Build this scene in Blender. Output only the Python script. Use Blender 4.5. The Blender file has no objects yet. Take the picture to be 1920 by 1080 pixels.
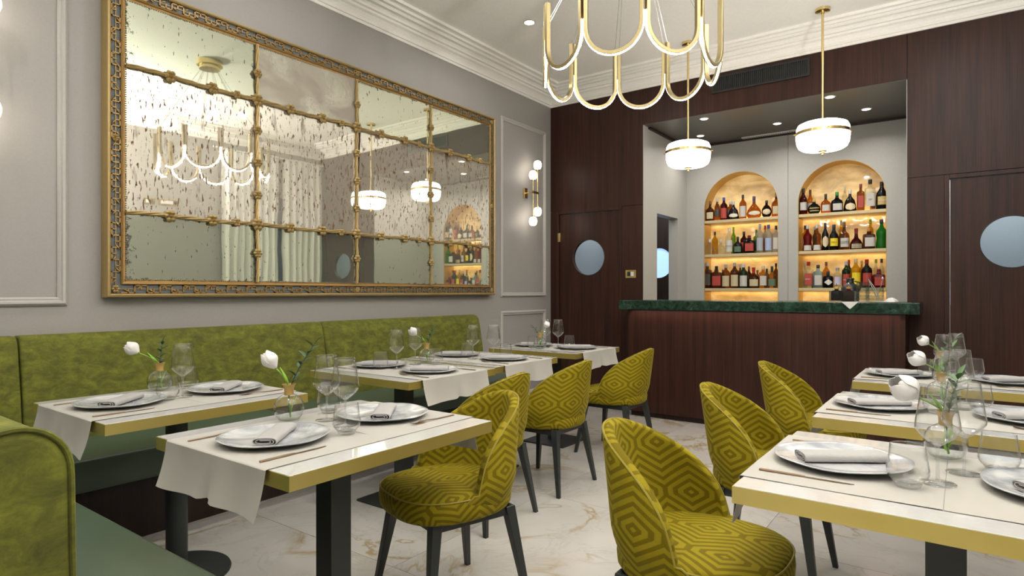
import bpy, math, random
from mathutils import Vector, Matrix
random.seed(7)
R = math.radians
scene = bpy.context.scene
col = scene.collection

# ------------------------------------------------------------------ camera, world, view
cam_d = bpy.data.cameras.new('camera'); cam = bpy.data.objects.new('camera', cam_d); col.objects.link(cam)
cam.location = (0, 0, 1.2); cam.rotation_euler = (R(90), 0, R(36.24))
cam_d.sensor_width = 36; cam_d.lens = 36*1150/1920; cam_d.shift_y = 7/1920; cam_d.clip_start = .02
scene.camera = cam
w = bpy.data.worlds.new('world'); scene.world = w; w.use_nodes = True
w.node_tree.nodes['Background'].inputs[0].default_value = (.05, .07, .12, 1)
w.node_tree.nodes['Background'].inputs[1].default_value = .3
vs = scene.view_settings
vs.view_transform = 'Standard'; vs.look = 'None'; vs.exposure = 0.0; vs.gamma = 1; vs.use_curve_mapping = False
cy = scene.cycles
cy.max_bounces = 10; cy.diffuse_bounces = 4; cy.glossy_bounces = 5; cy.transmission_bounces = 8
cy.transparent_max_bounces = 32; cy.caustics_reflective = False; cy.caustics_refractive = False
cy.sample_clamp_indirect = 4; cy.use_denoising = True

def area(name, loc, power, size, color=(1, .9, .78), rot=(0, 0, 0), size_y=None, spread=180):
    d = bpy.data.lights.new(name, 'AREA'); d.energy = power; d.color = color
    d.shape = 'DISK' if size_y is None else 'RECTANGLE'; d.size = size
    if size_y: d.size_y = size_y
    d.spread = R(spread)
    o = bpy.data.objects.new(name, d); col.objects.link(o); o.location = loc; o.rotation_euler = rot
    return o
CEIL = 3.46; XR_ = .85
DOWN = [(-2.92, 4.23), (-2.92, 2.2), (-2.92, .2), (-.1, 4.23), (-.1, 2.2), (-.1, .2), (-1.5, .9), (-1.5, -1.0)]  # first is in view; the others are added to fill the room
for x, y in DOWN:
    area('downlight_lamp', (x, y, CEIL-.012), 8, .08, (1, .97, .93), spread=170)
SOFF = [(-2.06, 6.035), (-2.318, 6.67), (-1.517, 6.648), (-.935, 6.014), (-.722, 6.619)]
for x, y in SOFF:
    area('bar_downlight_lamp', (x, y, 2.908), 5, .06, (1, .95, .88), spread=150)
ARCH = [(-2.437, -1.619), (-1.419, -.603)]
NB = 7.37                                        # back panel of the bottle niches
for a, b in ARCH:
    c = (a+b)/2
    for z in (1.998, 1.603, 1.208):              # warm strips under the shelves, at the back
        area('shelf_led_lamp', (c, NB-.03, z-.006), .7, b-a-.04, (1, .60, .22), size_y=.02)
    area('shelf_led_lamp', (c, NB-.03, 2.04), 1.1, b-a-.04, (1, .60, .22), rot=(R(180), 0, 0), size_y=.02)
area('counter_led_lamp', (-1.48, 5.435, 1.024), 2.5, 2.2, (1, .62, .55), size_y=.02)
ADDED_UPL = [(-2.6, -1.66, 2.2, 25), (-.4, -1.66, 2.2, 40), (XR_-.14, 2.35, 1.75, 165), (XR_-.14, .7, 1.75, 80)]  # bowl uplighters added out of view to brighten the ceiling
for x, y, z, p in ADDED_UPL: area('added_uplighter_lamp', (x, y, z+.07), p, .16, (1, .97, .925), rot=(R(180), 0, 0), spread=160)
area('lobby_lamp', (-3.2, 6.8, 2.6), 16, .3, (.93, .97, 1)); area('lobby_lamp', (.3, 7.2, 2.6), 20, .3, (.93, .97, 1))

# ------------------------------------------------------------------ node helpers and materials
def newmat(name):
    m = bpy.data.materials.new(name); m.use_nodes = True
    nt = m.node_tree; return m, nt, nt.nodes['Principled BSDF']
def N(nt, typ, **kw):
    n = nt.nodes.new(typ)
    for k, v in kw.items():
        if k.startswith('i_'): n.inputs[int(k[2:])].default_value = v
        else: setattr(n, k, v)
    return n
def ramp(nt, fac, stops):
    r = nt.nodes.new('ShaderNodeValToRGB'); nt.links.new(fac, r.inputs[0])
    el = r.color_ramp.elements
    while len(el) < len(stops): el.new(.5)
    for e, (p, c) in zip(el, stops): e.position = p; e.color = (*c, 1)
    return r.outputs[0]
def mixc(nt, fac, a, b):
    m = nt.nodes.new('ShaderNodeMix'); m.data_type = 'RGBA'
    for s, v in ((m.inputs[0], fac), (m.inputs[6], a), (m.inputs[7], b)):
        if isinstance(v, bpy.types.NodeSocket): nt.links.new(v, s)
        elif isinstance(v, tuple): s.default_value = (*v, 1)
        else: s.default_value = v
    return m.outputs[2]
def coords(nt, kind='Object', scale=(1, 1, 1), rnd=False):
    if kind == 'World': src = nt.nodes.new('ShaderNodeNewGeometry').outputs['Position']
    else: src = nt.nodes.new('ShaderNodeTexCoord').outputs[kind]
    mp = nt.nodes.new('ShaderNodeMapping'); nt.links.new(src, mp.inputs[0]); mp.inputs[3].default_value = scale
    if rnd:
        oi = nt.nodes.new('ShaderNodeObjectInfo'); mu = nt.nodes.new('ShaderNodeMath'); mu.operation = 'MULTIPLY'
        mu.inputs[1].default_value = 37.; nt.links.new(oi.outputs['Random'], mu.inputs[0])
        cb = nt.nodes.new('ShaderNodeCombineXYZ'); nt.links.new(mu.outputs[0], cb.inputs[0]); nt.links.new(mu.outputs[0], cb.inputs[2])
        nt.links.new(cb.outputs[0], mp.inputs[1])
    return mp.outputs[0]
def noise(nt, vec, scale, detail=4, rough=.5, dist=0):
    n = nt.nodes.new('ShaderNodeTexNoise'); nt.links.new(vec, n.inputs['Vector'])
    n.inputs['Scale'].default_value = scale; n.inputs['Detail'].default_value = detail
    n.inputs['Roughness'].default_value = rough; n.inputs['Distortion'].default_value = dist
    return n.outputs['Fac']
def math_(nt, op, a, b=None, c=None):
    m = nt.nodes.new('ShaderNodeMath'); m.operation = op
    for s, v in zip(m.inputs, (a, b, c)):
        if v is None: continue
        if isinstance(v, bpy.types.NodeSocket): nt.links.new(v, s)
        else: s.default_value = v
    return m.outputs[0]
def bump(nt, b, h, strength=.2, dist=.01):
    bn = nt.nodes.new('ShaderNodeBump'); nt.links.new(h, bn.inputs['Height'])
    bn.inputs['Strength'].default_value = strength; bn.inputs['Distance'].default_value = dist
    nt.links.new(bn.outputs[0], b.inputs['Normal'])
M = {}
def plain(name, c, rough=.5, metal=0, coat=0, spec=.5, nb=0, ns=60):
    m, nt, b = newmat(name)
    b.inputs['Base Color'].default_value = (*c, 1); b.inputs['Roughness'].default_value = rough
    b.inputs['Metallic'].default_value = metal; b.inputs['Coat Weight'].default_value = coat
    b.inputs['Specular IOR Level'].default_value = spec
    v = coords(nt); f = noise(nt, v, ns, 3)
    col_ = mixc(nt, f, tuple(x*.93 for x in c), tuple(min(1, x*1.07) for x in c)); nt.links.new(col_, b.inputs['Base Color'])
    if nb: bump(nt, b, f, nb, .002)
    M[name] = m; return m
def emis(name, c, s):
    m, nt, b = newmat(name); b.inputs['Base Color'].default_value = (*c, 1)
    b.inputs['Emission Color'].default_value = (*c, 1); b.inputs['Emission Strength'].default_value = s
    b.inputs['Roughness'].default_value = .3; M[name] = m; return m

plain('wall_paint', (.325, .312, .292), .55, nb=.05, ns=120)
plain('white_paint', (.90, .88, .83), .5)
plain('wall_paint_lit', (.43, .415, .39), .5)  # wall paint lightened to put highlights into the mouldings
plain('bar_paint', (.40, .395, .37), .5, nb=.03)
plain('soffit_paint', (.075, .066, .055), .32)
plain('brass', (.78, .60, .27), .22, 1); plain('aged_brass', (.36, .295, .155), .34, 1)
plain('black_metal', (.022, .026, .025), .42); plain('black_plastic', (.012, .012, .012), .5)
plain('leather', (.058, .088, .058), .42, nb=.15, ns=250)
plain('table_white', (.60, .60, .585), .07, coat=.5)
plain('grout', (.35, .32, .28), .8)
plain('white_plastic', (.75, .75, .73), .3); plain('dark_slot', (.01, .01, .01), .7)
plain('steel', (.6, .6, .6), .25, 1)
plain('bronze', (.34, .235, .155), .3, 1)
plain('lobby_paint', (.36, .39, .40), .6)
plain('petal_white', (.80, .785, .77), .5, nb=.2, ns=60)
plain('stem_green', (.20, .33, .05), .45); plain('leaf_green', (.055, .13, .035), .4); plain('dark_leaf', (.03, .075, .03), .45)
plain('lime_leaf', (.22, .45, .02), .4)
plain('gilt_light', (.40, .285, .115), .4, .45, nb=.5, ns=90)
plain('gilt', (.33, .20, .065), .42, .45, nb=.6, ns=70)
plain('blue_grey', (.10, .115, .115), .6, nb=.6, ns=50)
plain('napkin_cloth', (.36, .35, .34), .9, nb=.4, ns=400)
for k, c in dict(brown=(.12, .05, .03), silver=(.45, .45, .43), black=(.01, .01, .012), blue=(.02, .05, .3), blueice=(.4, .5, .65), white=(.7, .7, .7),
                 lime=(.3, .5, .02), darkred=(.18, .01, .015), red=(.4, .015, .01), green=(.02, .25, .04), purple=(.06, .02, .06),
                 bronze=(.25, .17, .07), cream=(.6, .52, .35), gold=(.6, .42, .1), glass=(.6, .55, .45), grey=(.3, .3, .32), orange=(.55, .22, .05)).items():
    plain('cap_'+k, c, .35)

# brushed brass edge band
m, nt, b = newmat('brass_band'); v = coords(nt, 'Object', (2, 2, 60)); f = noise(nt, v, 6, 4)
v2 = coords(nt, 'Object', (1, 1, 1)); f2 = noise(nt, v2, 5, 2)
nt.links.new(mixc(nt, f2, (.72, .58, .15), (.88, .74, .28)), b.inputs['Base Color'])
b.inputs['Metallic'].default_value = .9; nt.links.new(ramp(nt, f, [(0, (.26,)*3), (1, (.42,)*3)]), b.inputs['Roughness']); M['brass_band'] = m
# satin runner linen
m, nt, b = newmat('linen'); v = coords(nt, 'Object')
wv = nt.nodes.new('ShaderNodeTexWave'); nt.links.new(v, wv.inputs[0]); wv.inputs['Scale'].default_value = 260; wv.inputs['Distortion'].default_value = 1
wv2 = nt.nodes.new('ShaderNodeTexWave'); wv2.bands_direction = 'Y'; nt.links.new(v, wv2.inputs[0]); wv2.inputs['Scale'].default_value = 260; wv2.inputs['Distortion'].default_value = 1
s = math_(nt, 'ADD', wv.outputs['Fac'], wv2.outputs['Fac']); f = noise(nt, v, 9, 4)
nt.links.new(mixc(nt, f, (.35, .335, .295), (.42, .405, .365)), b.inputs['Base Color']); b.inputs['Roughness'].default_value = .75
b.inputs['Sheen Weight'].default_value = .3; bump(nt, b, s, .07, .001); M['linen'] = m
# mahogany
def wood(name, c1, c2, rough=.3):
    m, nt, b = newmat(name); v = coords(nt, 'World', (9, 9, .35))
    f = noise(nt, v, 3, 5, .6, .3); v2 = coords(nt, 'World', (70, 70, 1.2)); g = noise(nt, v2, 2, 3)
    mixf = math_(nt, 'ADD', math_(nt, 'MULTIPLY', f, .6), math_(nt, 'MULTIPLY', g, .4))
    nt.links.new(ramp(nt, mixf, [(.36, c1), (.62, c2)]), b.inputs['Base Color'])
    b.inputs['Roughness'].default_value = rough; b.inputs['Specular IOR Level'].default_value = .28; b.inputs['Coat Weight'].default_value = .03; b.inputs['Coat Roughness'].default_value = .25
    bump(nt, b, g, .06, .002); M[name] = m
wood('mahogany', (.016, .0055, .0037), (.047, .0165, .0102), .42)
wood('dark_oak', (.012, .007, .005), (.032, .018, .013), .45)
# marble floor
m, nt, b = newmat('marble_floor'); v = coords(nt, 'Object', (1, 1, 1), True)
cl = noise(nt, v, 1.6, 5, .55, .6)
base = ramp(nt, cl, [(.3, (.47, .45, .415)), (.5, (.53, .51, .47)), (.72, (.57, .55, .515))])
n1 = noise(nt, v, 1.1, 7, .55, .9); d1 = math_(nt, 'ABSOLUTE', math_(nt, 'SUBTRACT', n1, .5))
v1 = ramp(nt, d1, [(0, (1, 1, 1)), (.006, (.55,)*3), (.02, (0, 0, 0))])
n2 = noise(nt, v, 2.3, 6, .6, 1.4); d2 = math_(nt, 'ABSOLUTE', math_(nt, 'SUBTRACT', n2, .47))
v2 = ramp(nt, d2, [(0, (.35,)*3), (.010, (.12,)*3), (.03, (0, 0, 0))])
msk = noise(nt, v, 2.0, 2); mk = ramp(nt, msk, [(.42, (0, 0, 0)), (.6, (1, 1, 1))])
f1 = math_(nt, 'MULTIPLY', v1, mk)
c = mixc(nt, v2, base, (.36, .34, .31)); c = mixc(nt, f1, c, (.34, .25, .12))
nt.links.new(c, b.inputs['Base Color']); b.inputs['Roughness'].default_value = .13; M['marble_floor'] = m
# green marble
m, nt, b = newmat('green_marble'); v = coords(nt, 'World', (1, 1, 1))
n1 = noise(nt, v, 14, 8, .62, 1.6); c = ramp(nt, n1, [(.3, (.003, .010, .007)), (.5, (.010, .030, .020)), (.62, (.022, .060, .038)), (.78, (.08, .14, .10))])
nt.links.new(c, b.inputs['Base Color']); b.inputs['Roughness'].default_value = .12; M['green_marble'] = m
# banquette velvet
m, nt, b = newmat('green_velvet'); v = coords(nt, 'World', (1, 1, 1.8)); f = noise(nt, v, 13, 8, .75, .4)
nt.links.new(ramp(nt, f, [(.32, (.046, .050, .003)), (.5, (.092, .099, .006)), (.68, (.160, .165, .013))]), b.inputs['Base Color'])
b.inputs['Roughness'].default_value = .85; b.inputs['Sheen Weight'].default_value = .12; b.inputs['Sheen Tint'].default_value = (.6, .65, .15, 1)
b.inputs['Sheen Roughness'].default_value = .4; bump(nt, b, f, .08, .005); M['green_velvet'] = m
# cut-velvet chair cloth with maze of nested hexagons
def maze(name, s, phase):
    m, nt, b = newmat(name)
    uv = nt.nodes.new('ShaderNodeTexCoord').outputs['UV']
    sp = nt.nodes.new('ShaderNodeSeparateXYZ'); nt.links.new(uv, sp.inputs[0])
    px = math_(nt, 'ADD', math_(nt, 'MULTIPLY', sp.outputs[0], 1/s), 50.+phase); py = math_(nt, 'ADD', math_(nt, 'MULTIPLY', sp.outputs[1], 1/s), 50.+phase)
    H = 1.732
    def hexd(ox, oy, rh=False):
        a = math_(nt, 'ABSOLUTE', math_(nt, 'SUBTRACT', math_(nt, 'MODULO', math_(nt, 'ADD', px, ox), 1.), .5))
        c_ = math_(nt, 'ABSOLUTE', math_(nt, 'SUBTRACT', math_(nt, 'MODULO', math_(nt, 'ADD', py, oy), H), H/2))
        if rh: return math_(nt, 'MAXIMUM', math_(nt, 'MULTIPLY', a, .63), math_(nt, 'ADD', math_(nt, 'MULTIPLY', a, .5), math_(nt, 'MULTIPLY', c_, .866)))
        return math_(nt, 'MAXIMUM', a, math_(nt, 'ADD', math_(nt, 'MULTIPLY', a, .5), math_(nt, 'MULTIPLY', c_, .866)))
    h = math_(nt, 'MINIMUM', hexd(0, 0, True), hexd(.5, H/2, True))
    fr = math_(nt, 'FRACT', math_(nt, 'MULTIPLY', h, 8.0))
    tri = math_(nt, 'ABSOLUTE', math_(nt, 'SUBTRACT', fr, .5))
    st = ramp(nt, tri, [(.20, (0, 0, 0)), (.27, (1, 1, 1))])
    ns = noise(nt, coords(nt), 25, 4)
    lt = mixc(nt, ns, (.20, .158, .005), (.27, .215, .009)); dk = mixc(nt, ns, (.115, .086, .001), (.15, .113, .002))
    nt.links.new(mixc(nt, st, dk, lt), b.inputs['Base Color'])
    b.inputs['Roughness'].default_value = .8; b.inputs['Specular IOR Level'].default_value = .15; b.inputs['Sheen Weight'].default_value = .15; b.inputs['Sheen Tint'].default_value = (.85, .75, .2, 1)
    b.inputs['Sheen Roughness'].default_value = .35; bump(nt, b, st, .25, .002); M[name] = m
maze('chair_velvet', .190, 0.0); 
plain('piping_velvet', (.25, .20, .015), .6)
# plate glaze
m, nt, b = newmat('plate_glaze'); v = coords(nt, 'Object', (1, 1, 1), True); f = noise(nt, v, 5, 4, .6, 1.5)
nt.links.new(ramp(nt, f, [(.34, (.30, .32, .36)), (.48, (.50, .52, .54)), (.60, (.68, .69, .70))]), b.inputs['Base Color'])
b.inputs['Roughness'].default_value = .16; b.inputs['Metallic'].default_value = .08; b.inputs['Coat Weight'].default_value = .5
bump(nt, b, noise(nt, v, 14, 2), .25, .006); M['plate_glaze'] = m
# glass
def thin(name, tint, ior=1.45, k=1.0, body=None, bodyf=0):
    m = bpy.data.materials.new(name); m.use_nodes = True; nt = m.node_tree; nt.nodes.clear()
    o = N(nt, 'ShaderNodeOutputMaterial'); t = N(nt, 'ShaderNodeBsdfTransparent'); t.inputs[0].default_value = (*tint, 1)
    g = N(nt, 'ShaderNodeBsdfGlossy'); g.inputs['Roughness'].default_value = .02
    lw = N(nt, 'ShaderNodeLayerWeight'); f0 = ((ior-1)/(ior+1))**2
    fr = math_(nt, 'MULTIPLY_ADD', math_(nt, 'POWER', lw.outputs['Facing'], 4.5), .75, f0*.45)
    mx = N(nt, 'ShaderNodeMixShader'); nt.links.new(math_(nt, 'MULTIPLY', fr, k), mx.inputs[0]); nt.links.new(mx.outputs[0], o.inputs[0])
    src = t.outputs[0]
    if body:
        d = N(nt, 'ShaderNodeBsdfTranslucent'); d.inputs[0].default_value = (*body, 1)
        d2 = N(nt, 'ShaderNodeBsdfDiffuse'); d2.inputs[0].default_value = (*body, 1)
        ad = N(nt, 'ShaderNodeMixShader'); nt.links.new(d.outputs[0], ad.inputs[1]); nt.links.new(d2.outputs[0], ad.inputs[2])
        m2 = N(nt, 'ShaderNodeMixShader'); m2.inputs[0].default_value = bodyf
        nt.links.new(t.outputs[0], m2.inputs[1]); nt.links.new(ad.outputs[0], m2.inputs[2]); src = m2.outputs[0]
    nt.links.new(src, mx.inputs[1]); nt.links.new(g.outputs[0], mx.inputs[2]); M[name] = m
thin('thin_glass', (.990, .993, .993), 1.6, 1.8)
thin('window_glass', (.9, .93, .95), 1.5, .8)
m, nt, b = newmat('solid_glass'); b.inputs['Transmission Weight'].default_value = 1; b.inputs['Roughness'].default_value = 0; b.inputs['IOR'].default_value = 1.45
b.inputs['Base Color'].default_value = (.98, .99, .99, 1); M['solid_glass'] = m
thin('water', (.93, .95, .93), 1.33, 1.0)
for k, (c, bd, bf) in dict(amber=((.52, .30, .09), (.16, .08, .018), .25), amberdark=((.34, .17, .055), (.09, .038, .011), .32), darkred=((.20, .02, .015), (.09, .008, .006), .45),
        red=((.35, .01, .01), (.25, .008, .008), .5), orange=((.62, .34, .09), (.24, .11, .022), .25), purple=((.07, .025, .02), (.03, .012, .01), .6), clear=((.88, .9, .86), (.5, .5, .45), .06),
        yellow=((.85, .62, .05), (.5, .36, .02), .35), gold=((.82, .52, .12), (.40, .24, .06), .2), black=((.02, .02, .02), (.008, .008, .009), .9), lime=((.45, .65, .08), (.2, .32, .02), .3),
        green=((.08, .16, .03), (.025, .06, .015), .5), emerald=((.05, .38, .04), (.02, .22, .02), .8), iceblue=((.6, .76, .84), (.35, .5, .6), .35), frost=((.8, .8, .76), (.45, .45, .43), .4)).items():
    thin('liq_'+k, c, 1.5, .9, bd, bf)
def label_mat(name, base, ink, band=0):
    m, nt, b = newmat('lab_'+name); v = coords(nt, 'Object', (1, 1, 1), True)
    v = coords(nt, 'Object', (1, 1, 2.6), True); f = noise(nt, v, 330, 2); r_ = ramp(nt, f, [(.56, base), (.66, tuple(i_*.45+b_*.55 for i_, b_ in zip(ink, base)))])
    nt.links.new(r_, b.inputs['Base Color']); b.inputs['Roughness'].default_value = .5; M['lab_'+name] = m
label_mat('white', (.52, .50, .46), (.25, .2, .18)); label_mat('cream', (.52, .45, .28), (.25, .15, .08)); label_mat('black', (.02, .02, .02), (.5, .4, .25))
label_mat('redlab', (.36, .03, .02), (.5, .3, .22)); label_mat('bluelab', (.35, .42, .6), (.05, .08, .25)); label_mat('greenlab', (.05, .12, .07), (.5, .5, .3))
label_mat('oval', (.62, .58, .45), (.25, .2, .12)); label_mat('disc', (.66, .55, .36), (.3, .2, .1)); label_mat('greylab', (.35, .38, .42), (.1, .1, .15))
label_mat('goldlab', (.55, .42, .15), (.05, .04, .03)); label_mat('yellowlab', (.80, .62, .02), (.3, .1, .02)); label_mat('lilac', (.55, .5, .68), (.3, .3, .5)); label_mat('diamond', (.7, .7, .62), (.3, .3, .28))
# gilded niche panel
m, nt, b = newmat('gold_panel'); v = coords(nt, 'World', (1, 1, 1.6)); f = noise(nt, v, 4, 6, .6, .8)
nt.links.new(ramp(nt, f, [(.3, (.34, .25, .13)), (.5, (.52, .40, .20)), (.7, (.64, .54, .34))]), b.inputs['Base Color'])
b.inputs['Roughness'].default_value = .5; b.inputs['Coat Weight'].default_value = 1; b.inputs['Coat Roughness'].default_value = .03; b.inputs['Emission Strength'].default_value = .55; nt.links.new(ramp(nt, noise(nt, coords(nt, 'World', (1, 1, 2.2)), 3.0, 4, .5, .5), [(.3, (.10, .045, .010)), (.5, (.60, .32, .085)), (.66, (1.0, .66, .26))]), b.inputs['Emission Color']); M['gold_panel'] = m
plain('gold_lining', (.48, .32, .10), .4, .35); plain('shelf_gold', (.54, .44, .25), .4, .2)
# antique mirrors
def mirror(name, tint, streak, edge, cloud=0):
    m = bpy.data.materials.new(name); m.use_nodes = True; nt = m.node_tree; b = nt.nodes['Principled BSDF']
    b.inputs['Metallic'].default_value = 1; b.inputs['Base Color'].default_value = (*tint, 1); b.inputs['Roughness'].default_value = .02
    v = coords(nt, 'World', (1, 1, 1)); vs_ = coords(nt, 'World', (1, 1, .28))
    stain = N(nt, 'ShaderNodeBsdfDiffuse'); out = nt.nodes['Material Output']
    sc = None
    sp = noise(nt, vs_, 78, 3, .6); spk = ramp(nt, sp, [(.595 if streak else .66, (0, 0, 0)), (.63 if streak else .70, (1, 1, 1))])
    if streak:
        st = noise(nt, coords(nt, 'World', (1, 1, .22)), 14, 5, .65, .3); stk = ramp(nt, st, [(.60, (0, 0, 0)), (.72, (.85, .85, .85))])
        mask = math_(nt, 'MAXIMUM', spk, stk); stain.inputs[0].default_value = (.13, .075, .045, 1)
    else:
        mask = spk; stain.inputs[0].default_value = (.07, .08, .075, 1)
    if edge:     # black creeping damage towards the border of the pane (generated coordinates of the pane)
        g = nt.nodes.new('ShaderNodeTexCoord').outputs['Generated']; s3 = N(nt, 'ShaderNodeSeparateXYZ'); nt.links.new(g, s3.inputs[0])
        ey = math_(nt, 'MULTIPLY', math_(nt, 'ABSOLUTE', math_(nt, 'SUBTRACT', s3.outputs[1], .5)), 2.); ez = math_(nt, 'MULTIPLY', math_(nt, 'ABSOLUTE', math_(nt, 'SUBTRACT', s3.outputs[2], .5)), 2.)
        e = math_(nt, 'POWER', math_(nt, 'MAXIMUM', ey, ez), 6.); n_ = noise(nt, v, 30, 6, .75)
        em = ramp(nt, math_(nt, 'ADD', math_(nt, 'MULTIPLY', e, .24), n_), [(.72, (0, 0, 0)), (.78, (1, 1, 1))])
        mask = math_(nt, 'MAXIMUM', mask, em)
    if cloud:
        cn = noise(nt, v, 3.2, 4, .5, .8); cm = ramp(nt, cn, [(.40, (.0,)*3), (.60, (.85,)*3)])
        mask = math_(nt, 'MAXIMUM', mask, cm); stain.inputs[0].default_value = (.30, .265, .22, 1)
    bump(nt, b, noise(nt, v, 1.6, 2), .05, .02)
    film = N(nt, 'ShaderNodeBsdfDiffuse'); film.inputs[0].default_value = (.92, .86, .70, 1) if streak else (.42, .46, .36, 1)
    m3 = N(nt, 'ShaderNodeMixShader'); m3.inputs[0].default_value = .26 if streak else .16
    nt.links.new(b.outputs[0], m3.inputs[1]); nt.links.new(film.outputs[0], m3.inputs[2])
    mx = N(nt, 'ShaderNodeMixShader'); nt.links.new(mask, mx.inputs[0]); nt.links.new(m3.outputs[0], mx.inputs[1]); nt.links.new(stain.outputs[0], mx.inputs[2])
    nt.links.new(mx.outputs[0], out.inputs[0]); M[name] = m
mirror('mirror_spotted', (.96, .94, .86), True, False)
mirror('mirror_green', (.72, .76, .62), False, True)
mirror('mirror_cloudy', (.74, .72, .62), False, False, 1)
mirror('mirror_pale', (.88, .92, .76), False, True)
emis('opal', (1, .92, .80), 6.5); emis('led', (1, .94, .89), 170); emis('bulb', (1, .90, .78), 8); emis('lamp_disc', (1, .95, .88), 14); emis('blue_pane', (.35, .55, .9), 1.1)
m, nt, b = newmat('curtain_sheer'); b.inputs['Base Color'].default_value = (.72, .72, .68, 1); b.inputs['Roughness'].default_value = .9
bump(nt, b, noise(nt, coords(nt), 300, 2), .1, .001); M['curtain_sheer'] = m
thin('cut_glass', (.85, .88, .87), 1.6, 1.6)

# ------------------------------------------------------------------ mesh builder
class MB:
    def __init__(s): s.v = []; s.f = []; s.uv = {}
    def add(s, vs, fs):
        o = len(s.v); s.v += [tuple(p) for p in vs]; s.f += [tuple(i+o for i in f) for f in fs]; return o
    def box(s, x0, x1, y0, y1, z0, z1, M_=None):
        vs = [Vector(p) for p in ((x0, y0, z0), (x1, y0, z0), (x1, y1, z0), (x0, y1, z0), (x0, y0, z1), (x1, y0, z1), (x1, y1, z1), (x0, y1, z1))]
        if M_: vs = [M_ @ p for p in vs]
        s.add(vs, [(0, 3, 2, 1), (4, 5, 6, 7), (0, 1, 5, 4), (1, 2, 6, 5), (2, 3, 7, 6), (3, 0, 4, 7)]); return s
    def loops(s, L, closed=True, caps=True, ring=False):
        n = len(L[0]); o = len(s.v)
        for l in L: s.v += [tuple(p) for p in l]
        K = len(L); rng = K if ring else K-1
        for i in range(rng):
            a, b_ = o+i*n, o+((i+1) % K)*n
            for j in range(n if closed else n-1):
                k = (j+1) % n; s.f.append((a+j, a+k, b_+k, b_+j))
        if caps and closed and not ring:
            s.f.append(tuple(o+j for j in reversed(range(n)))); s.f.append(tuple(o+(K-1)*n+j for j in range(n)))
        return s
    def lathe(s, prof, seg=24, c=(0, 0, 0), n=2.0, ay=1.0, Mx=None, caps=True):
        L = []
        for r, z in prof:
            l = []
            for i in range(seg):
                a = 2*math.pi*(i+.5)/seg; ca, sa = math.cos(a), math.sin(a)
                k = (abs(ca)**n+abs(sa)**n)**(-1/n) if n != 2 else 1
                p = Vector((c[0]+r*k*ca, c[1]+r*k*sa*ay, c[2]+z)); l.append(Mx @ p if Mx else p)
            L.append(l)
        return s.loops(L, True, caps)
    def tube(s, pts, r, seg=8, flat=1.0):
        pts = [Vector(p) for p in pts]; L = []; up = None
        for i, p in enumerate(pts):
            t = (pts[min(i+1, len(pts)-1)]-pts[max(i-1, 0)]).normalized()
            if up is None: up = Vector((0, 0, 1)) if abs(t.z) < .9 else Vector((1, 0, 0))
            a = t.cross(up).normalized(); b_ = a.cross(t).normalized(); up = b_
            rr = r[i] if isinstance(r, (list, tuple)) else r
            L.append([p+a*rr*math.cos(2*math.pi*j/seg)+b_*rr*flat*math.sin(2*math.pi*j/seg) for j in range(seg)])
        return s.loops(L)
    def build(s, name, mat, parent=None, smooth=False, bevel=0, seg=2, data_only=False):
        me = bpy.data.meshes.new(name); me.from_pydata(s.v, [], s.f); me.update()
        me.materials.append(M[mat])
        if smooth:
            me.polygons.foreach_set('use_smooth', [True]*len(me.polygons))
            try: me.set_sharp_from_angle(angle=R(smooth if smooth is not True else 50))
            except Exception: pass
        o = bpy.data.objects.new(name, me); col.objects.link(o)
        if parent: o.parent = parent
        if bevel:
            b_ = o.modifiers.new('bevel', 'BEVEL'); b_.width = bevel; b_.segments = seg; b_.limit_method = 'ANGLE'; b_.angle_limit = R(40)
        return o
def again(o, parent, M4=None, name=None):
    c = o.copy(); col.objects.link(c); c.parent = parent
    if M4 is not None: c.matrix_local = M4
    return c
def thing(name, label, cat, loc=(0, 0, 0), rz=0, group=None):
    o = bpy.data.objects.new(name, None); col.objects.link(o); o.empty_display_size = .05
    o.location = loc; o.rotation_euler = (0, 0, rz); o['label'] = label; o['category'] = cat
    if group: o['group'] = group
    return o
def tag(o, label, cat, group=None):
    o['label'] = label; o['category'] = cat
    if group: o['group'] = group
    return o
def kids(o): return [c for c in col.objects if c.parent == o]
KID = {}
def dup(root, loc, rz, label, group=None, sc=None):
    if root.name not in KID: KID[root.name] = [(c, [g for g in kids(c)]) for c in kids(root)]
    r = root.copy(); col.objects.link(r); r.location = loc; r.rotation_euler = (0, 0, rz); r['label'] = label
    if group: r['group'] = group
    if sc: r.scale = sc
    for c, gs in KID[root.name]:
        cc = c.copy(); col.objects.link(cc); cc.parent = r
        for g in gs: gg = g.copy(); col.objects.link(gg); gg.parent = cc
    return r
def struct(o): o['kind'] = 'structure'; return o
def stuff(o): o['kind'] = 'stuff'; return o
thin('bright_glass', (.95, .96, .96), 1.65, 1.8, (.95, .95, .95), .10)
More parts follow.
